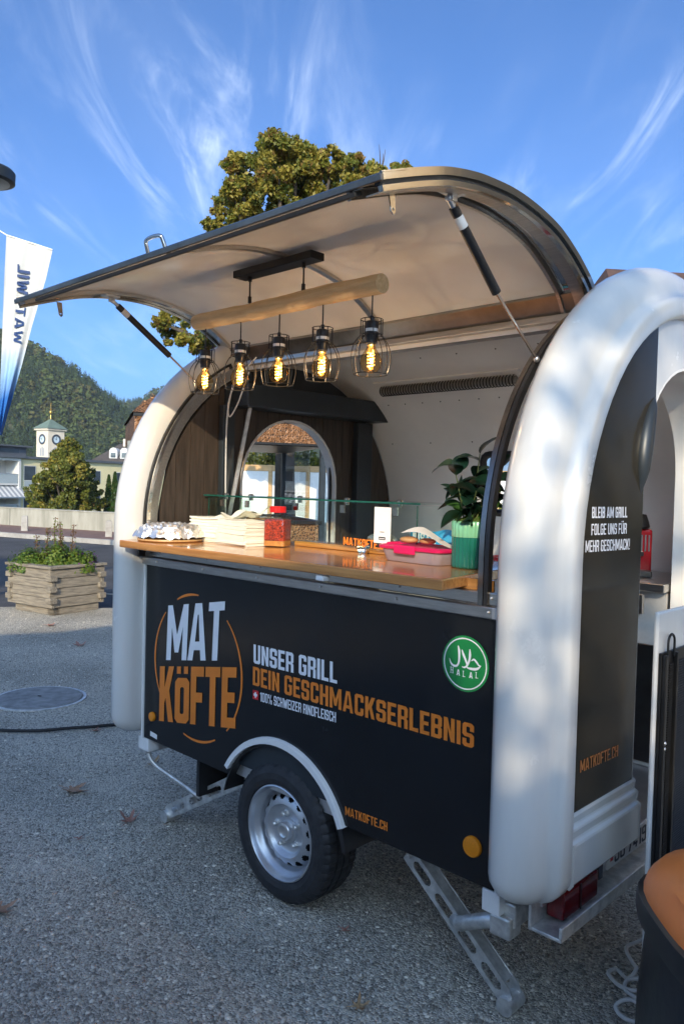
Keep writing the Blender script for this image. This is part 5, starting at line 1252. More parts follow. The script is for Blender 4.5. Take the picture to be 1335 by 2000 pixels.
def make_tree(name, label, base, blobs, n, size, seed, mats, probs, trunk_r, group=None, trunkm='bark', cat='tree', squash=.85):
    t = thing(name, label, cat, base, 0, group); b = Vector(base)
    V, F, mi = tree_leaves([((Vector(c)-b), r) for c, r in blobs], n, size, seed, len(mats), probs, squash)
    part('crown', None, None, t, data=mesh_np('crown', V, F, mats, mi))
    mb = MB(); top = sum(((Vector(c)-b) for c, r in blobs), Vector())/len(blobs)
    fork = Vector((top.x*.3, top.y*.3, top.z*.55))
    mb.tube(smoothpath([(0, 0, -.1), tuple(fork*.5), tuple(fork)], 5), [trunk_r*(1-.4*k/10) for k in range(11)], 9)
    for c, r in blobs:
        q = Vector(c)-b; mid = fork.lerp(q, .5)+Vector((0, 0, -.1*r))
        P = smoothpath([tuple(fork), tuple(mid), tuple(q)], 4); mb.tube(P, [trunk_r*.5*(1-.85*k/(len(P)-1)) for k in range(len(P))], 6)
    part('trunk', mb, trunkm, t, 60); return t
MT['bark'] = mat('bark', (.09, .07, .05), .9, c2=(.05, .04, .03), vscale=6, bump=.5, bscale=14)
MT['t_green'] = leafmat('tree_green', (.13, .16, .022), (.22, .225, .035), 3, .45); MT['t_gold'] = leafmat('tree_gold', (.29, .245, .035), (.42, .34, .06), 3, .45); MT['t_brown'] = leafmat('tree_rust', (.20, .12, .028), (.27, .165, .04), 3, .4); MT['t_dark'] = leafmat('tree_dark', (.06, .08, .016), (.10, .12, .024), 3, .4)
r3 = random.Random(21)
bl = []
for (px, py, rp) in ((545, 325, 62), (495, 345, 55), (600, 335, 55), (560, 390, 70), (475, 395, 50), (625, 380, 52), (440, 405, 30), (425, 445, 24), (510, 440, 60), (650, 320, 36), (690, 340, 38), (735, 350, 36), (785, 335, 24), (760, 345, 26), (665, 330, 30), (580, 300, 34), (410, 440, 16), (455, 370, 24), (430, 560, 55), (520, 540, 70), (620, 480, 70), (560, 620, 80), (460, 600, 60), (680, 440, 60), (640, 580, 80), (700, 540, 60), (340, 640, 36), (385, 650, 42), (440, 650, 50), (315, 630, 18), (460, 320, 26), (530, 285, 28)):
    d = 19+r3.uniform(-1.2, 1.2); bl.append((at(px, py, d), rp/1520*d))
make_tree('broadleaf_tree', 'tall autumn tree turning gold behind the open hatch', tuple(cf(-1.4, 19.3, -.03)), bl, 125000, .050, 31, ['t_green', 't_gold', 't_brown', 't_dark'], [.36, .48, .08, .08], .30)
tw = thing('bare_branch', 'thin bare twigs rising above the right shoulder of the gold tree', 'branch', at(742, 345, 19)); mb = MB()
for (px, py) in ((740, 282), (752, 292), (748, 300), (728, 315)): mb.tube([(0, 0, 0), tuple((at(px, py, 19)-at(742, 345, 19))*.6+Vector((.02, 0, 0))), tuple(at(px, py, 19)-at(742, 345, 19))], [.02, .012, .005], 5)
part('twig', mb, 'bark', tw, 60)

# ---- copper pavilion kiosk beyond the trailer
def lattice():
    m = bpy.data.materials.new('copper_lattice'); m.use_nodes = True; t = m.node_tree; b = t.nodes['Principled BSDF']; b.inputs['Roughness'].default_value = .45; b.inputs['Metallic'].default_value = .35
    tcn = t.nodes.new('ShaderNodeTexCoord'); vo = t.nodes.new('ShaderNodeTexVoronoi'); vo.feature = 'DISTANCE_TO_EDGE'; vo.inputs['Scale'].default_value = 24; t.links.new(tcn.outputs['Object'], vo.inputs['Vector'])
    cr = t.nodes.new('ShaderNodeValToRGB'); cr.color_ramp.elements[0].position = .06; cr.color_ramp.elements[1].position = .24
    cr.color_ramp.elements[0].color = (.30, .145, .065, 1); cr.color_ramp.elements[1].color = (.055, .032, .022, 1)
    t.links.new(vo.outputs['Distance'], cr.inputs[0]); t.links.new(cr.outputs[0], b.inputs['Base Color'])
    bp = t.nodes.new('ShaderNodeBump'); bp.inputs['Strength'].default_value = .8; bp.inputs['Distance'].default_value = .03; bp.invert = True; t.links.new(vo.outputs['Distance'], bp.inputs['Height']); t.links.new(bp.outputs[0], b.inputs['Normal'])
    return m
MT['lattice'] = lattice(); MT['copper'] = mat('copper_scroll', (.36, .175, .075), .42, .5, var=.2, vscale=8)
kA = cf(-3.44, 13.4); kB = cf(-.38, 14.4); ku = (kB-kA); kW = ku.length; ka = math.atan2(ku.y, ku.x)
ki = thing('pavilion_kiosk', 'dark glazed kiosk with a copper ornamented roof standing beyond the trailer', 'kiosk', kA, ka); KD = 3.0
for (x, y) in ((0, 0), (kW, 0), (0, KD), (kW, KD), (kW*.66, KD)): part('post', MB().box(x-.05, x+.05, y-.05, y+.05, 0, 2.28), 'dark_frame', ki, 0)
part('ceiling', MB().box(-.05, kW+.05, -.05, KD+.05, 2.281, 2.32), 'black_plastic', ki, 0)
for (x0, x1, y0, y1) in ((-.16, kW+.16, -.16, -.12), (-.16, kW+.16, KD+.12, KD+.16), (-.16, -.12, -.119, KD+.119), (kW+.12, kW+.16, -.119, KD+.119)):
    part('fascia', MB().box(x0, x1, y0, y1, 2.30, 2.72), 'lattice', ki, 0)
part('fascia_rail', MB().box(-.18, kW+.18, -.18, -.161, 2.29, 2.33).box(-.18, kW+.18, -.18, -.161, 2.68, 2.73), 'black_metal', ki, 0)
# roof of curved hips, and scrolls on roof and fascia
def roofp(u, v):
    e = .20; x = -e+(kW+2*e)*u; y = -e+(KD+2*e)*v; q = max(abs(u-.5), abs(v-.5))*2; return (x, y, 2.74+1.15*(1-q)**.8)
part('roof', MB().grid(roofp, 28, 28), 'lattice', ki, 25)
mb = MB()
rs = random.Random(8)
for k in range(34):
    for row in range(3):
        x = -.1+k*.105; z = 2.385+row*.12; s_ = 1 if (k+row) % 2 else -1
        pts = [(x+.045*f*math.cos(s_*f*9+row), -.17, z+.05*f*math.sin(s_*f*9+row)) for f in [q/9+.05 for q in range(10)]]
        mb.tube(pts, .008, 4)
for k in range(26):
    for row in range(4):
        u = (k+.5)/26; v = .04+.055*row
        if not (v < u < 1-v): continue
        c = Vector(roofp(u, v))+Vector((0, -.02, .02)); pts = [tuple(c+Vector((.05*f*math.cos(f*9+k), .045*f*math.sin(f*9+k), .05*f*math.sin(f*9+k)))) for f in [q/9+.05 for q in range(10)]]
        mb.tube(pts, .009, 4)
part('scrollwork', mb, 'copper', ki, 60, kind='stuff')
MT['grey_glass'] = glassmat('tinted_glass', (.90, .92, .92), ior=1.5, maxr=1.2)
part('glass_panel', MB().box(.05, kW*.66, KD-.012, KD+.012, .95, 2.26), 'grey_glass', ki, 0); part('glass_panel', MB().box(kW-.012, kW+.012, .9, KD-.05, .95, 2.26), 'grey_glass', ki, 0)
MT['frost'] = mat('frosted_grey_glass', (.22, .23, .22), .3, c2=(.30, .32, .29), vscale=1.5)
part('wind_panel', MB().box(-.26, -.06, -.02, .0, .55, 2.26), 'frost', ki, 0)
for (x0, x1, y0, y1) in ((.06, kW-.06, KD-.03, KD-.0131), (kW-.03, kW-.0131, .06, KD-.06), (kW*.55, kW-.06, -.03, .0)):
    part('counter_panel', MB().box(x0, x1, y0, y1, .42, .86), 'lattice', ki, 0); part('counter_top', MB().box(x0-.05, x1+.05, y0-.06, y1+.06, .87, .93), 'black_metal', ki, 0)
# ---- white panel fence with timber frame
fe = thing('panel_fence', 'white panel fence in a pale timber frame behind the kiosk', 'fence', cf(-4.9, 26.0), YAW-.05)
MT['timber'] = mat('fresh_timber', (.50, .30, .13), .7, c2=(.60, .39, .19), vscale=3, stretch=(1, 8, 8))
for k in range(10):
    x = k*1.25; part('fence_post', MB().box(x-.06, x+.06, -.06, .06, 0, 2.25), 'timber', fe, 0)
    if k < 9:
        part('panel', MB().box(x+.07, x+1.18, -.015, .015, .25, 2.04), 'white_alu', fe, 0); part('rail', MB().box(x+.065, x+1.185, -.04, .04, 2.045, 2.24), 'timber', fe, 0); part('rail', MB().box(x+.065, x+1.185, -.04, .04, .12, .245), 'timber', fe, 0)
for k, (px, r_) in enumerate(((500, 1.5), (610, 1.3), (395, 1.2))):
    p = at(px, 930, 30); make_tree('shrub', ['dark shrub behind the middle of the white fence', 'dark shrub behind the right end of the white fence', 'dark shrub behind the left end of the white fence'][k], (p.x, p.y, -.03), [((p.x, p.y, 1.6), r_), ((p.x+.8, p.y+.3, 2.0), r_*.8), ((p.x-.7, p.y, 2.1), r_*.8)], 4200, .09, 60+k, ['t_dark', 't_green', 't_gold'], [.55, .35, .10], .08, 'shrubs behind the white fence', cat='shrub')
p = at(1010, 985, 16); make_tree('shrub', 'shrub seen through the small rear window of the trailer', (p.x, p.y, -.03), [((p.x, p.y, .8), .8), ((p.x+.5, p.y, .6), .6)], 2200, .07, 71, ['t_dark', 't_green'], [.4, .6], .06, cat='shrub')

# ---- far side of the road: apartment house, yellow block, clock tower, villa
FO = cf(-34.2, 78); FR = 1.8874
MT['yellow'] = mat('cream_siding', (.80, .70, .41), .75, var=.06, vscale=.6); MT['wht_ren'] = mat('white_render', (.64, .63, .60), .85, var=.05, vscale=.5); MT['dkgrey'] = mat('dark_grey_cladding', (.10, .11, .125), .6, var=.1, vscale=.6)
MT['win'] = mat('window_glass', (.045, .06, .075), .06, var=.2, vscale=.8, ior=1.6); MT['frost_balc'] = mat('frosted_balcony_glass', (.38, .43, .44), .3, var=.06); MT['shutter'] = mat('grey_blind', (.30, .31, .33), .6, var=.1)
yb = thing('yellow_building', 'pale yellow clad block behind the broad tree', 'building', FO, FR)
part('wall', MB().box(2.30, 34, 0, 12, -4.2, 3.72), 'yellow', yb, 0)
mb = MB()
for k in range(26): mb.box(2.30, 34, -.035, -.0015, -4.0+k*.295, -4.0+k*.295+.255)
part('siding', mb, 'yellow', yb, 0, kind='stuff')
part('roof_edge', MB().box(2.2, 34.3, -.35, 12.3, 3.722, 3.98), 'dkgrey', yb, 0)
def window(par, s0, s1, z0, z1, y=-.04, shutter=False):
    f = part('window', MB().box(s0-.07, s1+.07, y-.03, y, z0-.07, z1+.07), 'wht_ren', par, 0); part('pane', MB().box(s0, s1, y-.034, y-.0305, z0, z1), 'shutter' if shutter else 'win', f, 0)
for a in ((2.85, 4.3, 1.5, 2.96), (2.85, 4.3, -1.6, .42), (6.3, 7.0, 1.9, 2.85), (8.6, 9.6, 1.4, 2.75), (8.6, 9.6, -1.6, -.1), (12.8, 13.85, 1.4, 2.74), (12.8, 13.85, -1.7, -.1), (16.5, 17.7, 1.3, 2.65), (16.9, 17.8, -2., -.05), (21, 22.2, 1.3, 2.65), (21, 22.2, -1.8, -.1)): window(yb, *a)
for a in ((2.85, 4.3, .86, 1.42), (16.5, 17.7, .30, 1.22)): part('parapet', MB().box(a[0], a[1], -.09, -.045, a[2], a[3]), 'frost_balc', yb, 0)
ab = thing('apartment_building', 'white apartment house with glazed balconies and a striped awning', 'building', FO, FR)
part('wall', MB().box(-18, 2.15, 1.6, 12, -4.2, 3.75), 'wht_ren', ab, 0); part('party_wall', MB().box(2.0, 2.28, -.25, 1.59, -4.2, 3.72), 'wht_ren', ab, 0)
for z in (.95, -2.15): part('balcony_slab', MB().box(-18, 2.0, -.2, 1.59, z, z+.18), 'wht_ren', ab, 0)
for z in (1.14, -1.96):
    for k in range(8): part('balcony_glass', MB().box(1.95-(k+1)*2.4+.04, 1.95-k*2.4-.04, -.19, -.16, z, z+.92), 'frost_balc', ab, 0)
    part('handrail', MB().box(-18, 1.98, -.21, -.14, z+.925, z+.985), 'alu', ab, 0)
part('roof_edge', MB().box(-18.3, 2.6, -.5, 12.3, 3.752, 4.02), 'dkgrey', ab, 0); part('fascia_beam', MB().box(-18, 2.0, -.2, .1, 3.45, 3.72), 'wht_ren', ab, 0)
for k in range(7): window(ab, 1.2-k*2.4-1.5, 1.2-k*2.4, 1.15, 3.2, 1.59); window(ab, 1.2-k*2.4-1.5, 1.2-k*2.4, -1.95, .3, 1.59)
ph_ = part('penthouse', MB().box(-16, 5.4, 2.5, 11, 4.03, 5.0), 'dkgrey', ab, 0); part('roof_edge', MB().box(-16.4, 5.9, 2.0, 11.4, 5.002, 5.16), 'dkgrey', ph_, 0); part('window', MB().box(1.2, 4.4, 2.47, 2.499, 4.35, 4.75), 'win', ph_, 0)
aw = part('awning', MB(), 'wht_ren', ab, 0); 
mb = MB(); mb2 = MB()
for k in range(36):
    x0 = 2.35-k*.30; (mb if k % 2 else mb2).obox((x0-.15, -.55, .38), (.149, 0, 0), (0, -.75, -.62), (0, -.01, .012))
for nm, q, m_ in (('light_stripe', mb, 'wht_ren'), ('grey_stripe', mb2, 'shutter')): part(nm, q, m_, aw, 0, kind='stuff')
part('front_bar', MB().box(-8.6, 2.40, -1.36, -1.28, -.34, -.20), 'alu', aw, 0)
part('roof_vent', MB().box(-1.5, -.6, 3, 4, 5.17, 6.2), 'wht_ren', ab, 0)

ct = thing('clock_tower', 'cream church tower with clock faces, low hipped roof and gilded finial', 'clock tower', cf(-63.6, 168, -4.2), YAW+R(180-33.7))
# local frame: corner nearest the camera at the origin
MT['cream'] = mat('cream_render', (.64, .56, .45), .85, var=.05, vscale=.5)
TWA = 4.1
part('shaft', MB().box(0, TWA, -TWA, 0, 0, 16.6), 'cream', ct, 0)
part('cornice', MB().box(-.35, TWA+.35, -TWA-.35, .35, 16.6, 16.95), 'cream', ct, 0)
c0 = Vector((TWA/2, -TWA/2, 0)); e = TWA/2+.6
mb = MB(); mb.add([(c0.x-e, c0.y-e, 16.97), (c0.x+e, c0.y-e, 16.97), (c0.x+e, c0.y+e, 16.97), (c0.x-e, c0.y+e, 16.97), (c0.x, c0.y, 19.2)], [(3, 2, 1, 0), (0, 1, 4), (1, 2, 4), (2, 3, 4), (3, 0, 4)]); part('roof', mb, mat('verdigris_roof', (.14, .19, .15), .6, var=.15, vscale=.6), ct, 0)
fin = part('finial', MB().lathe([(.10, 19.0), (.08, 20.0), (.05, 20.1), (.36, 20.5), (.36, 20.8), (.06, 21.1), (.28, 21.4), (.05, 21.7), (.02, 22.6), (.0004, 22.7)], 12, (c0.x, c0.y, 0)), mat('gilding', (.70, .45, .12), .3, .9, var=.1), ct, 50)
MT['clock'] = mat('pale_clock_face', (.50, .60, .66), .5, var=.03); MT['clock_ring'] = mat('dark_clock_ring', (.05, .06, .08), .5, var=.1)
for ax in ('x', 'y'):
    def F_(u, v, d, ax=ax): return (-d, -TWA/2+u, v) if ax == 'x' else (TWA/2+u, d, v)
    circ2 = lambda r, z, n=28: [(r*math.cos(2*PI*k/n), z+r*math.sin(2*PI*k/n)) for k in range(n)]
    cl = part('clock_face', MB().prism([circ2(.95, 14.6)], F_, .03, .0), 'clock', ct, 0)
    part('clock_ring', MB().prism([circ2(1.15, 14.6), circ2(.72, 14.6)[::-1]], F_, .06, .031), 'clock_ring', cl, 0)
    part('clock_hand', MB().prism([[(-.06, 14.5), (.06, 14.5), (.05, 15.2), (-.05, 15.2)]], F_, .09, None).prism([[(-.05, 14.55), (.5, 14.8), (.5, 14.9), (-.05, 14.65)]], F_, .10, None), 'clock_ring', cl, 0)
    wv = part('bell_window', MB().prism([[(-.7, 11.0), (.7, 11.0), (.7, 12.3)]+[(.7*math.cos(PI*k/10), 12.3+.7*math.sin(PI*k/10)) for k in range(1, 10)]+[(-.7, 12.3)]], F_, .02, .0), 'shutter', ct, 0)
    part('mullion', MB().prism([[(-.07, 11.0), (.07, 11.0), (.07, 12.95), (-.07, 12.95)]], F_, .06, .0205), 'cream', wv, 0)

vl = thing('villa', 'house with a dark tiled hipped roof, two round dormers and a chimney', 'house', cf(-35.2, 108, -4.2), YAW+.05)
MT['tile_dark'] = mat('dark_roof_tile', (.075, .062, .055), .8, var=.15, vscale=2, bump=.2, bscale=4)
part('wall', MB().box(.5, 15.5, .5, 10, 0, 8.5), 'wht_ren', vl, 0)
mb = MB(); mb.add([(0, 0, 8.5), (16, 0, 8.5), (16, 10.5, 8.5), (0, 10.5, 8.5), (3.0, 5.2, 11.3), (13, 5.2, 11.3)], [(0, 1, 5, 4), (1, 2, 5), (2, 3, 4, 5), (3, 0, 4), (3, 2, 1, 0)])
vr = part('roof', mb, 'tile_dark', vl, 0); part('chimney', MB().box(3.6, 4.4, 4.5, 5.2, 10.8, 12.0), 'cream', vr, 0)
for x in (3.1, 4.6, 6.1):
    dm_ = part('dormer', MB().prism([[(-.55, 0), (.55, 0), (.55, .9)]+[(.55*math.cos(PI*k/8), .9+.6*math.sin(PI*k/8)) for k in range(1, 8)]+[(-.55, .9)]], lambda u, v, d, x=x: (x+u, 1.2-d, 9.05+v), .35, -1.8), 'wht_ren', vr, 0)
    part('window', MB().box(x-.35, x+.35, .835, .848, 9.15, 9.85), 'win', dm_, 0)

bl = []
for (px, py, rp) in ((130, 868, 18), (135, 885, 26), (118, 900, 26), (150, 905, 28), (105, 920, 26), (135, 925, 36), (165, 925, 22), (85, 945, 24), (115, 950, 32), (155, 950, 30), (185, 955, 18), (70, 965, 20), (95, 975, 28), (135, 975, 34), (172, 975, 24), (80, 990, 26), (120, 995, 32), (160, 995, 28), (195, 985, 16)):
    d = 58+r3.uniform(-2, 2); bl.append((at(px, py, d), rp/1520*d))
pb = cf(-20.6, 58, -4.2); make_tree('broadleaf_tree', 'broad green and gold tree in front of the yellow block', tuple(pb), bl, 52000, .12, 41, ['t_green', 't_gold', 't_dark', 't_brown'], [.55, .20, .22, .03], .28)
MT['thuja'] = leafmat('thuja_green', (.025, .075, .012), (.045, .11, .018), 3, .2)
for k, (px, py, wp) in enumerate(((211, 928, 10), (223, 922, 11))):
    d = 60; top = at(px, py, d); bs = at(px, 1040, d); t = thing('cypress', ['slim dark conifer left of its taller twin before the yellow wall', 'taller slim conifer nearest the trailer'][k], 'tree', (bs.x, bs.y, -4.2), 0, 'slim conifers before the yellow building')
    h = top.z+4.2; gg = np.random.default_rng(80+k); n = 5200; f = gg.random(n)**.8; aa_ = gg.random(n)*6.28; r_ = wp/1520*d*(1-f**2.2)**.7*(.55+.45*gg.random(n)**.4)
    V, F, mi = leafcloud(np.stack([r_*np.cos(aa_), r_*np.sin(aa_), .3+f*(h-.3)], 1), .085, 90+k, 2, [.65, .35])
    part('foliage', None, None, t, data=mesh_np('foliage', V, F, ['thuja', 't_dark'], mi)); part('trunk', MB().tube([(0, 0, 0), (0, 0, h*.7)], .08, 6), 'bark', t, 60)

# ---- wooded hills
def hillmesh(name, ridge, d0, dr, dback, zb, seed):
    rs_ = [a for a, b in ridge]; zs = [b for a, b in ridge]; nu, nv = 60, 26
    hz_ = lambda r: float(np.interp(r, rs_, zs)); rg = np.random.default_rng(seed); phx = rg.random(6)*6
    def hf(r, d):
        t = (d-d0)/(dr-d0); z = zb+(hz_(r)-zb)*(math.sin(min(max(t, 0), 1)*PI/2)**1.15 if t <= 1 else max(1-(t-1)*.8, 0))
        a_ = min(max(t, 0), 1)*(1-.5*min(max(t, 0), 1))*2
        z += a_*(.06*(hz_(r)-zb))*(math.sin(r*.055+phx[0]+d*.02)+.7*math.sin(r*.11+phx[1]-d*.04)+.5*math.sin(d*.09+phx[2]))*(1-min(t, 1)**4)
        return z
    def fn(u, v):
        r = rs_[0]+(rs_[-1]-rs_[0])*u; d = d0+(dback-d0)*v; return tuple(cf(r, d, hf(r, d)))
    struct(name, MB().grid(fn, nu, nv), 'earth', 60); return hf
near_h = hillmesh('hill', [(-520, 120), (-340, 112), (-270, 100), (-221, 88), (-201, 81), (-172, 69), (-142, 47), (-112, 20), (-85, -6), (-60, -8)], 330, 500, 640, -6, 1)
far_h = hillmesh('far_hill', [(-560, 90), (-330, 82), (-260, 86), (-215, 92), (-170, 108), (-120, 112), (-60, 96), (0, 40), (40, 2), (60, -8)], 640, 900, 1100, -8, 2)
MT['con0'] = mat('dark_conifer', (.018, .034, .014), .95, c2=(.032, .056, .021), vscale=.4); MT['con1'] = mat('green_conifer', (.034, .060, .018), .95, c2=(.052, .080, .024), vscale=.4); MT['dec0'] = mat('green_broadleaf', (.050, .075, .017), .95, c2=(.078, .098, .024), vscale=.5); MT['dec1'] = mat('yellowing_broadleaf', (.065, .068, .016), .95, c2=(.085, .08, .02), vscale=.5)
def forest(name, hf, r0, r1, d0, d1, n, s0, seed, keep, cshare, q=46):
    g = np.random.default_rng(seed); T = []
    for k in range(n):
        r = g.uniform(r0, r1); d = g.uniform(d0, d1)
        if not keep(r, d): continue
        patch = math.sin(r*.06+1)*math.sin(d*.05+2)+g.normal()*.6
        T.append((*cf(r, d, hf(r, d)), s0*g.uniform(.6, 1.35), patch > cshare))
    T = np.array(T); n = len(T); h = T[:, 3][:, None]; rnd = T[:, 4][:, None] > .5
    f = g.random((n, q))**.85; a = g.random((n, q))*6.283
    rad_c = h*.20*(1-f)**.9*(.65+.5*g.random((n, q))); zc = h*(.05+.95*f)
    th = g.random((n, q))*PI*.78; wob = (.75+.45*g.random((n, q)))
    rad_r = h*.36*np.sin(th)*wob; zr = h*(.46+.40*np.cos(th)*wob)
    rad = np.where(rnd, rad_r, rad_c); z = np.where(rnd, zr, zc)
    P = np.stack([rad*np.cos(a)+T[:, 0][:, None], rad*np.sin(a)+T[:, 1][:, None], z+T[:, 2][:, None]], -1).reshape(-1, 3)
    out = np.stack([np.cos(a), np.sin(a), np.where(rnd, .5+.5*np.cos(th), .35)], -1).reshape(-1, 3)+.45*g.normal(size=(n*q, 3)); out /= np.linalg.norm(out, axis=1)[:, None]
    e1 = np.cross(out, g.normal(size=out.shape)); e1 /= np.linalg.norm(e1, axis=1)[:, None]; e2 = np.cross(out, e1)
    s = (np.where(rnd, .105, .080*(1.15-f))*h*(.7+.6*g.random((n, q)))).reshape(-1, 1)
    V = np.stack([P-e1*s, P+e2*s*.8, P+e1*s, P-e2*s*.8], 1).reshape(-1, 3); F = np.arange(n*q*4).reshape(-1, 4)
    m_ = np.where(T[:, 4] > .5, np.where(g.random(n) < .72, 2, 3), np.where(g.random(n) < .55, 0, 1))
    ob = part(name, None, None, None, data=mesh_np(name, V, F, ['con0', 'con1', 'dec0', 'dec1'], np.repeat(m_, q))); ob['kind'] = 'stuff'
forest('forest', near_h, -340, -78, 345, 512, 11000, 6.6, 5, lambda r, d: abs(r)/d < .62, .75)
forest('forest', far_h, -430, 30, 700, 915, 5200, 9, 6, lambda r, d: -.50 < r/d < .05, .6)

# ---- banner on its pole, street lamp, house at the right
bp_ = at(-14, 440, 14); ban = thing('banner_flag', 'white and blue hanging banner with mirrored lettering at the left edge', 'banner', (bp_.x, bp_.y, 0))
part('pole', MB().tube([(0, 0, -.03), (0, 0, bp_.z+.12)], .045, 10), 'black_metal', ban, 60)
bl0 = Vector((bp_.x, bp_.y, 0)); topL, topR = at(13, 460, 14), at(103, 489, 14.1)
part('arm', MB().tube([tuple(Vector((0, 0, bp_.z-.02))), tuple(at(2, 452, 14)-bl0), tuple(topL+Vector((0, 0, .01))-bl0), tuple(topR+Vector((0, 0, .01))-bl0)], .012, 8), 'white_alu', ban, 60)
part('clamp', MB().box(-.06, .10, -.06, .06, bp_.z-.12, bp_.z+.08), 'black_plastic', ban, 0)
Lx = [(0, 13, 460), (.15, 10, 520), (.4, 6, 620), (.6, 3, 700), (.8, 0, 775), (1, -6, 850)]; Rx = [(0, 103, 489), (.15, 90, 545), (.4, 62, 640), (.6, 44, 710), (.8, 24, 780), (1, 4, 850)]
def banp(u, v):
    lx, ly = (float(np.interp(v, [a[0] for a in Lx], [a[k] for a in Lx])) for k in (1, 2)); rx_, ry_ = (float(np.interp(v, [a[0] for a in Rx], [a[k] for a in Rx])) for k in (1, 2))
    d = 14+.10*u+.16*math.sin(u*3.0+v*4)*v+.05*math.sin(u*14+v*2)*(.3+.7*v)*(1-v*.3)
    return at(lx+(rx_-lx)*u, ly+(ry_-ly)*u, d)-bl0
bm = bpy.data.materials.new('banner_cloth'); bm.use_nodes = True; t = bm.node_tree; b = t.nodes['Principled BSDF']; b.inputs['Roughness'].default_value = .75
tcn = t.nodes.new('ShaderNodeTexCoord'); sp = t.nodes.new('ShaderNodeSeparateXYZ'); t.links.new(tcn.outputs['Object'], sp.inputs[0]); nz_ = t.nodes.new('ShaderNodeTexNoise'); nz_.inputs['Scale'].default_value = 1.4; t.links.new(tcn.outputs['Object'], nz_.inputs[0])
ad = math_node('ADD', sp.outputs[2], math_node('MULTIPLY', nz_.outputs[0], .9, tree=t), tree=t); mr = t.nodes.new('ShaderNodeMapRange'); mr.inputs[1].default_value = 3.35; mr.inputs[2].default_value = 4.35; t.links.new(ad, mr.inputs[0])
cr = t.nodes.new('ShaderNodeValToRGB'); cr.color_ramp.elements[0].color = (.015, .13, .42, 1); cr.color_ramp.elements[1].color = (.52, .52, .50, 1); e_ = cr.color_ramp.elements.new(.45); e_.color = (.25, .42, .62, 1); t.links.new(mr.outputs[0], cr.inputs[0]); t.links.new(cr.outputs[0], b.inputs['Base Color'])
cloth = part('cloth', MB().grid(banp, 26, 60), bm, ban, 60)
tocam = (CAM-topL).normalized()
BANF = lambda u, v, d: tuple(Vector(banp(u, v))+tocam*d)
tm = text_mb('WATTWIL', (.46, .51), (.29, .12), (.76, .50), BANF, .03, gap=.10, G=glyphs(.14)); part('lettering', tm, mat('navy_print', (.02, .05, .15), .7, var=.05), cloth, 0)
lp = at(-26, 345, 9); sl = thing('street_lamp', 'dark disc shaped street lamp head at the left edge', 'street lamp', (lp.x-.5, lp.y-.48, -.03))
off = Vector((.5, .48, .03))
part('lamp_head', MB().lathe([(.0004, -.06), (.27, -.06), (.305, -.045), (.31, .06), (.29, .085), (.0004, .10)], 40, off+Vector((0, 0, lp.z))), 'dark_frame', sl, 40)
part('diffuser', MB().lathe([(.0004, -.064), (.24, -.063), (.25, -.061)], 32, off+Vector((0, 0, lp.z))), 'frost', sl, 40)
part('pole', MB().tube([(0, 0, 0), (0, 0, lp.z+.3)], .06, 12), 'dark_frame', sl, 60); part('arm', MB().tube([(0, 0, lp.z+.1), tuple(off+Vector((-.05, -.05, lp.z+.1)))], .03, 8), 'dark_frame', sl, 60)

ho = thing('house', 'house with solar panels on its tiled roof rising behind the door end of the trailer', 'house', cf(8.75, 25, 0), YAW+.10)
part('wall', MB().box(.3, 14, .3, 8, -.03, 6.75), 'wht_ren', ho, 0)
mb = MB(); mb.add([(0, -.3, 6.75), (14.5, -.3, 6.75), (14.5, 8.6, 6.75), (0, 8.6, 6.75), (1.0, 3.6, 9.8), (14.5, 3.6, 9.8)], [(0, 1, 5, 4), (2, 3, 4, 5), (3, 0, 4), (1, 2, 5), (3, 2, 1, 0)]); hr_ = part('roof', mb, mat('red_brown_tile', (.09, .05, .038), .8, var=.2, vscale=3), ho, 0)
sl_ = Vector((0, 3.9, 3.05)).normalized(); nn_ = Vector((0, -3.05, 3.9)).normalized()
pvm = mat('solar_cell', (.03, .04, .06), .15, var=.2, vscale=2)
for k in range(7):
    for j in range(3):
        c = Vector((1.9+k*1.75, -.3, 6.75))+sl_*(1.0+j*1.25)+nn_*.09
        if c.x-.85 < (c.z-6.75)/3.05*1.0: continue
        f = part('solar_panel', MB().obox(c, (.84, 0, 0), sl_*.60, nn_*.02), 'alu', hr_, 0)
        part('cell_field', MB().obox(c+nn_*.022, (.80, 0, 0), sl_*.56, nn_*.0015), pvm, f, 0) if False else f.data.materials.clear() or f.data.materials.append(pvm)

# ---- added unseen sun blockers: a marquee and a house; also the dappling tree
def UVW(u, v, z): return Vector((.8*u-.6*v, .6*u+.8*v, z))
rzS = math.atan2(.6, .8)
MT['tent'] = leafmat('white_canvas', (.72, .70, .66), (.78, .76, .71), .5, .42)  # translucent, so the added tent glows as warm fill
mq = thing('added_shade_tent', 'added white walled tent out of view behind the camera, its roofline shaped to shade the trailer front', 'tent', UVW(0, -7.2, 0), rzS)
def hprof(u): return float(np.interp(u, [-3.3, -3.0, -2.46, -2.0, -1.6, -.9, -.11, .4, .8, 1.3, 1.42, 1.46, 4.2], [1.45, 1.58, 1.70, 1.98, 1.86, 1.50, 1.24, 1.08, .99, .97, .95, -.3, -.5]))
us = [-3.3+7.5*k/60 for k in range(61)]
vs = []
for u in us:
    z = hprof(u)+.404*7.2; vs += [(u, -2.4, z-.5), (u, 0, z), (u, 2.4, z-1.15)]
mb = MB(); mb.add(vs, [(i*3+j, (i+1)*3+j, (i+1)*3+j+1, i*3+j+1) for i in range(60) for j in range(2)]); part('roof', mb, 'tent', mq, 60)
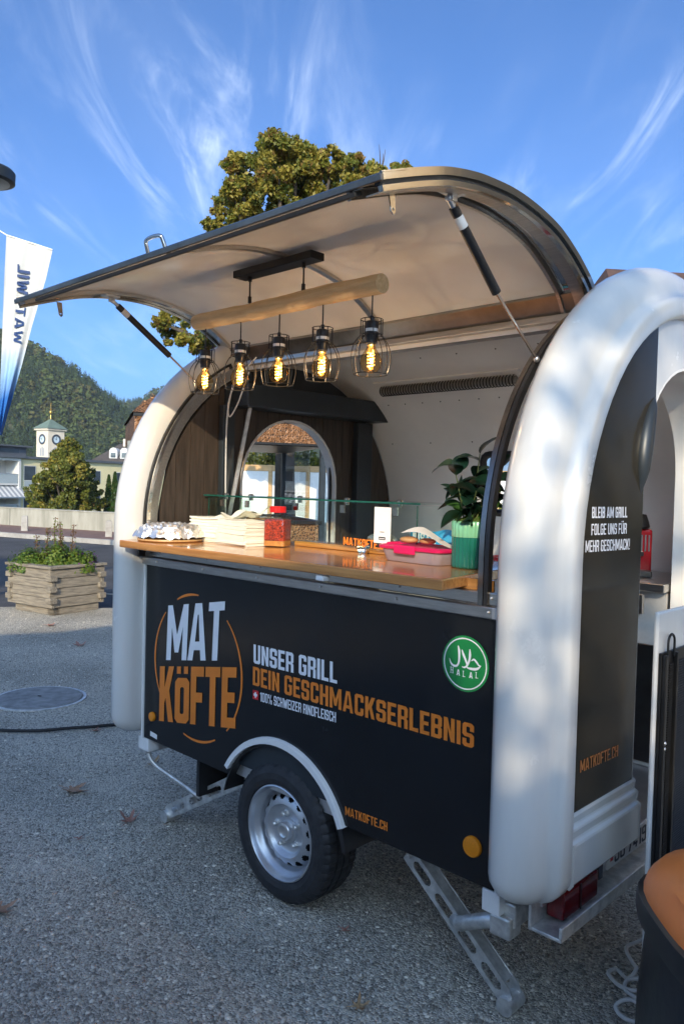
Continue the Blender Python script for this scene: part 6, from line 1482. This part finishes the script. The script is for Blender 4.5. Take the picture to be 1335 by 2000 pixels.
for v_, dz_ in ((-2.4, .5), (2.4, 1.15)):
    mb = MB(); mb.add([p for u in us for p in ((u, v_, 0), (u, v_, hprof(u)+.404*7.2-dz_))], [(i*2, i*2+2, i*2+3, i*2+1) for i in range(60)]); part('side_wall', mb, 'tent', mq, 0)
for u in (-3.3, 4.2):
    z = hprof(u)+.404*7.2; mb = MB(); mb.add([(u, -2.4, 0), (u, 2.4, 0), (u, 2.4, z-1.15), (u, 0, z), (u, -2.4, z-.5)], [(0, 1, 2, 3, 4)]); part('side_wall', mb, 'tent', mq, 0)
bh = thing('added_shade_house', 'added tall plain house out of view behind the camera, placed to shade the road', 'building', UVW(-9.5, -26, 0), rzS)  # added out of view to throw shade over the road
part('wall', MB().box(-7, 4.3, -8, 0, -.03, 14.0), 'wht_ren', bh, 0)
mb = MB(); mb.add([(-7.3, -8.3, 14), (4.6, -8.3, 14), (4.6, .3, 14), (-7.3, .3, 14), (-7.3, -4, 16.6), (4.6, -4, 16.6)], [(0, 1, 5, 4), (2, 3, 4, 5), (3, 0, 4), (1, 2, 5), (3, 2, 1, 0)]); part('roof', mb, 'tile_dark', bh, 0)
for k in range(4):
    for j in range(4): window(bh, -6+k*2.7, -4.7+k*2.7, 1.2+j*3.2, 2.9+j*3.2, .03)
tv = -12.
tb = UVW(3.0, tv, -.03); tt = thing('broadleaf_tree', 'leafy tree behind the photographer that dapples the door end', 'tree', tb)
g = np.random.default_rng(77); cl_ = []
while len(cl_) < 420:
    u = g.uniform(1.2, 4.2) if g.random() > .35 else g.uniform(1.35, 2.3); h = g.uniform(-.9, 3.0) if g.random() > .35 else g.uniform(-.6, .25)
    p_ = 2. if h < .15 else .62 if h < 1.05 else .30 if h < 1.75 else .55
    if u < 1.5 and h > .95: p_ *= .5
    if u > 2.4: p_ = max(p_, .8)
    if g.random() < p_: cl_.append((u, h, tv+g.uniform(-.9, .9)))
C_ = np.array(cl_); n = 9500; i_ = g.integers(0, len(C_), n); J = g.normal(size=(n, 3))*.085
uu = C_[i_, 0]+J[:, 0]; vv = C_[i_, 2]+J[:, 1]*2; zz_ = C_[i_, 1]-.404*vv+J[:, 2]
P = np.stack([.8*uu-.6*vv-tb.x, .6*uu+.8*vv-tb.y, zz_-tb.z], 1)
V, F, mi = leafcloud(P, .062, 78, 3, [.45, .42, .13])
part('crown', None, None, tt, data=mesh_np('crown', V, F, ['t_green', 't_gold', 't_brown'], mi))
mb = MB(); mb.tube([(0, 0, 0), (.05, 0, 2.2), (0, .1, 4.6)], [.22, .18, .10], 9)
for k in range(14):
    q = P[k*71]; mb.tube([(.03, .02, 2.6+.12*k), tuple(np.array((0, .05, 3.4+.05*k))*.4+q*.6), tuple(q)], [.06, .03, .008], 6)
part('trunk', mb, 'bark', tt, 60)

oh = thing('ochre_house', 'tall ochre plastered house beyond the right edge of the picture', 'building', (9., 9., 0), R(-4))
part('wall', MB().box(0, 22, 0, 10, -.03, 10.5), mat('ochre_render', (.52, .36, .20), .85, var=.08, vscale=.5), oh, 0)
mb = MB(); mb.add([(-.5, -.5, 10.5), (22.5, -.5, 10.5), (22.5, 10.5, 10.5), (-.5, 10.5, 10.5), (3, 5, 14), (19, 5, 14)], [(0, 1, 5, 4), (1, 2, 5), (2, 3, 4, 5), (3, 0, 4), (3, 2, 1, 0)]); part('roof', mb, 'tile_dark', oh, 0)
for k in range(7):
    for j in range(3): window(oh, 1.2+k*2.9, 2.4+k*2.9, 1.2+j*3.1, 2.8+j*3.1, -.002)

# ---- thin autumn haze
hz = part('haze', MB().box(-1530, 1530, -1530, 1530, -5.4, 170), [], None, 0); hz['kind'] = 'stuff'
hm = bpy.data.materials.new('haze_air'); hm.use_nodes = True; t = hm.node_tree; t.nodes.remove(t.nodes['Principled BSDF'])
pv_ = t.nodes.new('ShaderNodeVolumePrincipled'); pv_.inputs['Density'].default_value = .00022; pv_.inputs['Color'].default_value = (.80, .88, 1, 1); pv_.inputs['Anisotropy'].default_value = .2
t.links.new(pv_.outputs[0], t.nodes['Material Output'].inputs['Volume']); hz.data.materials.append(hm)
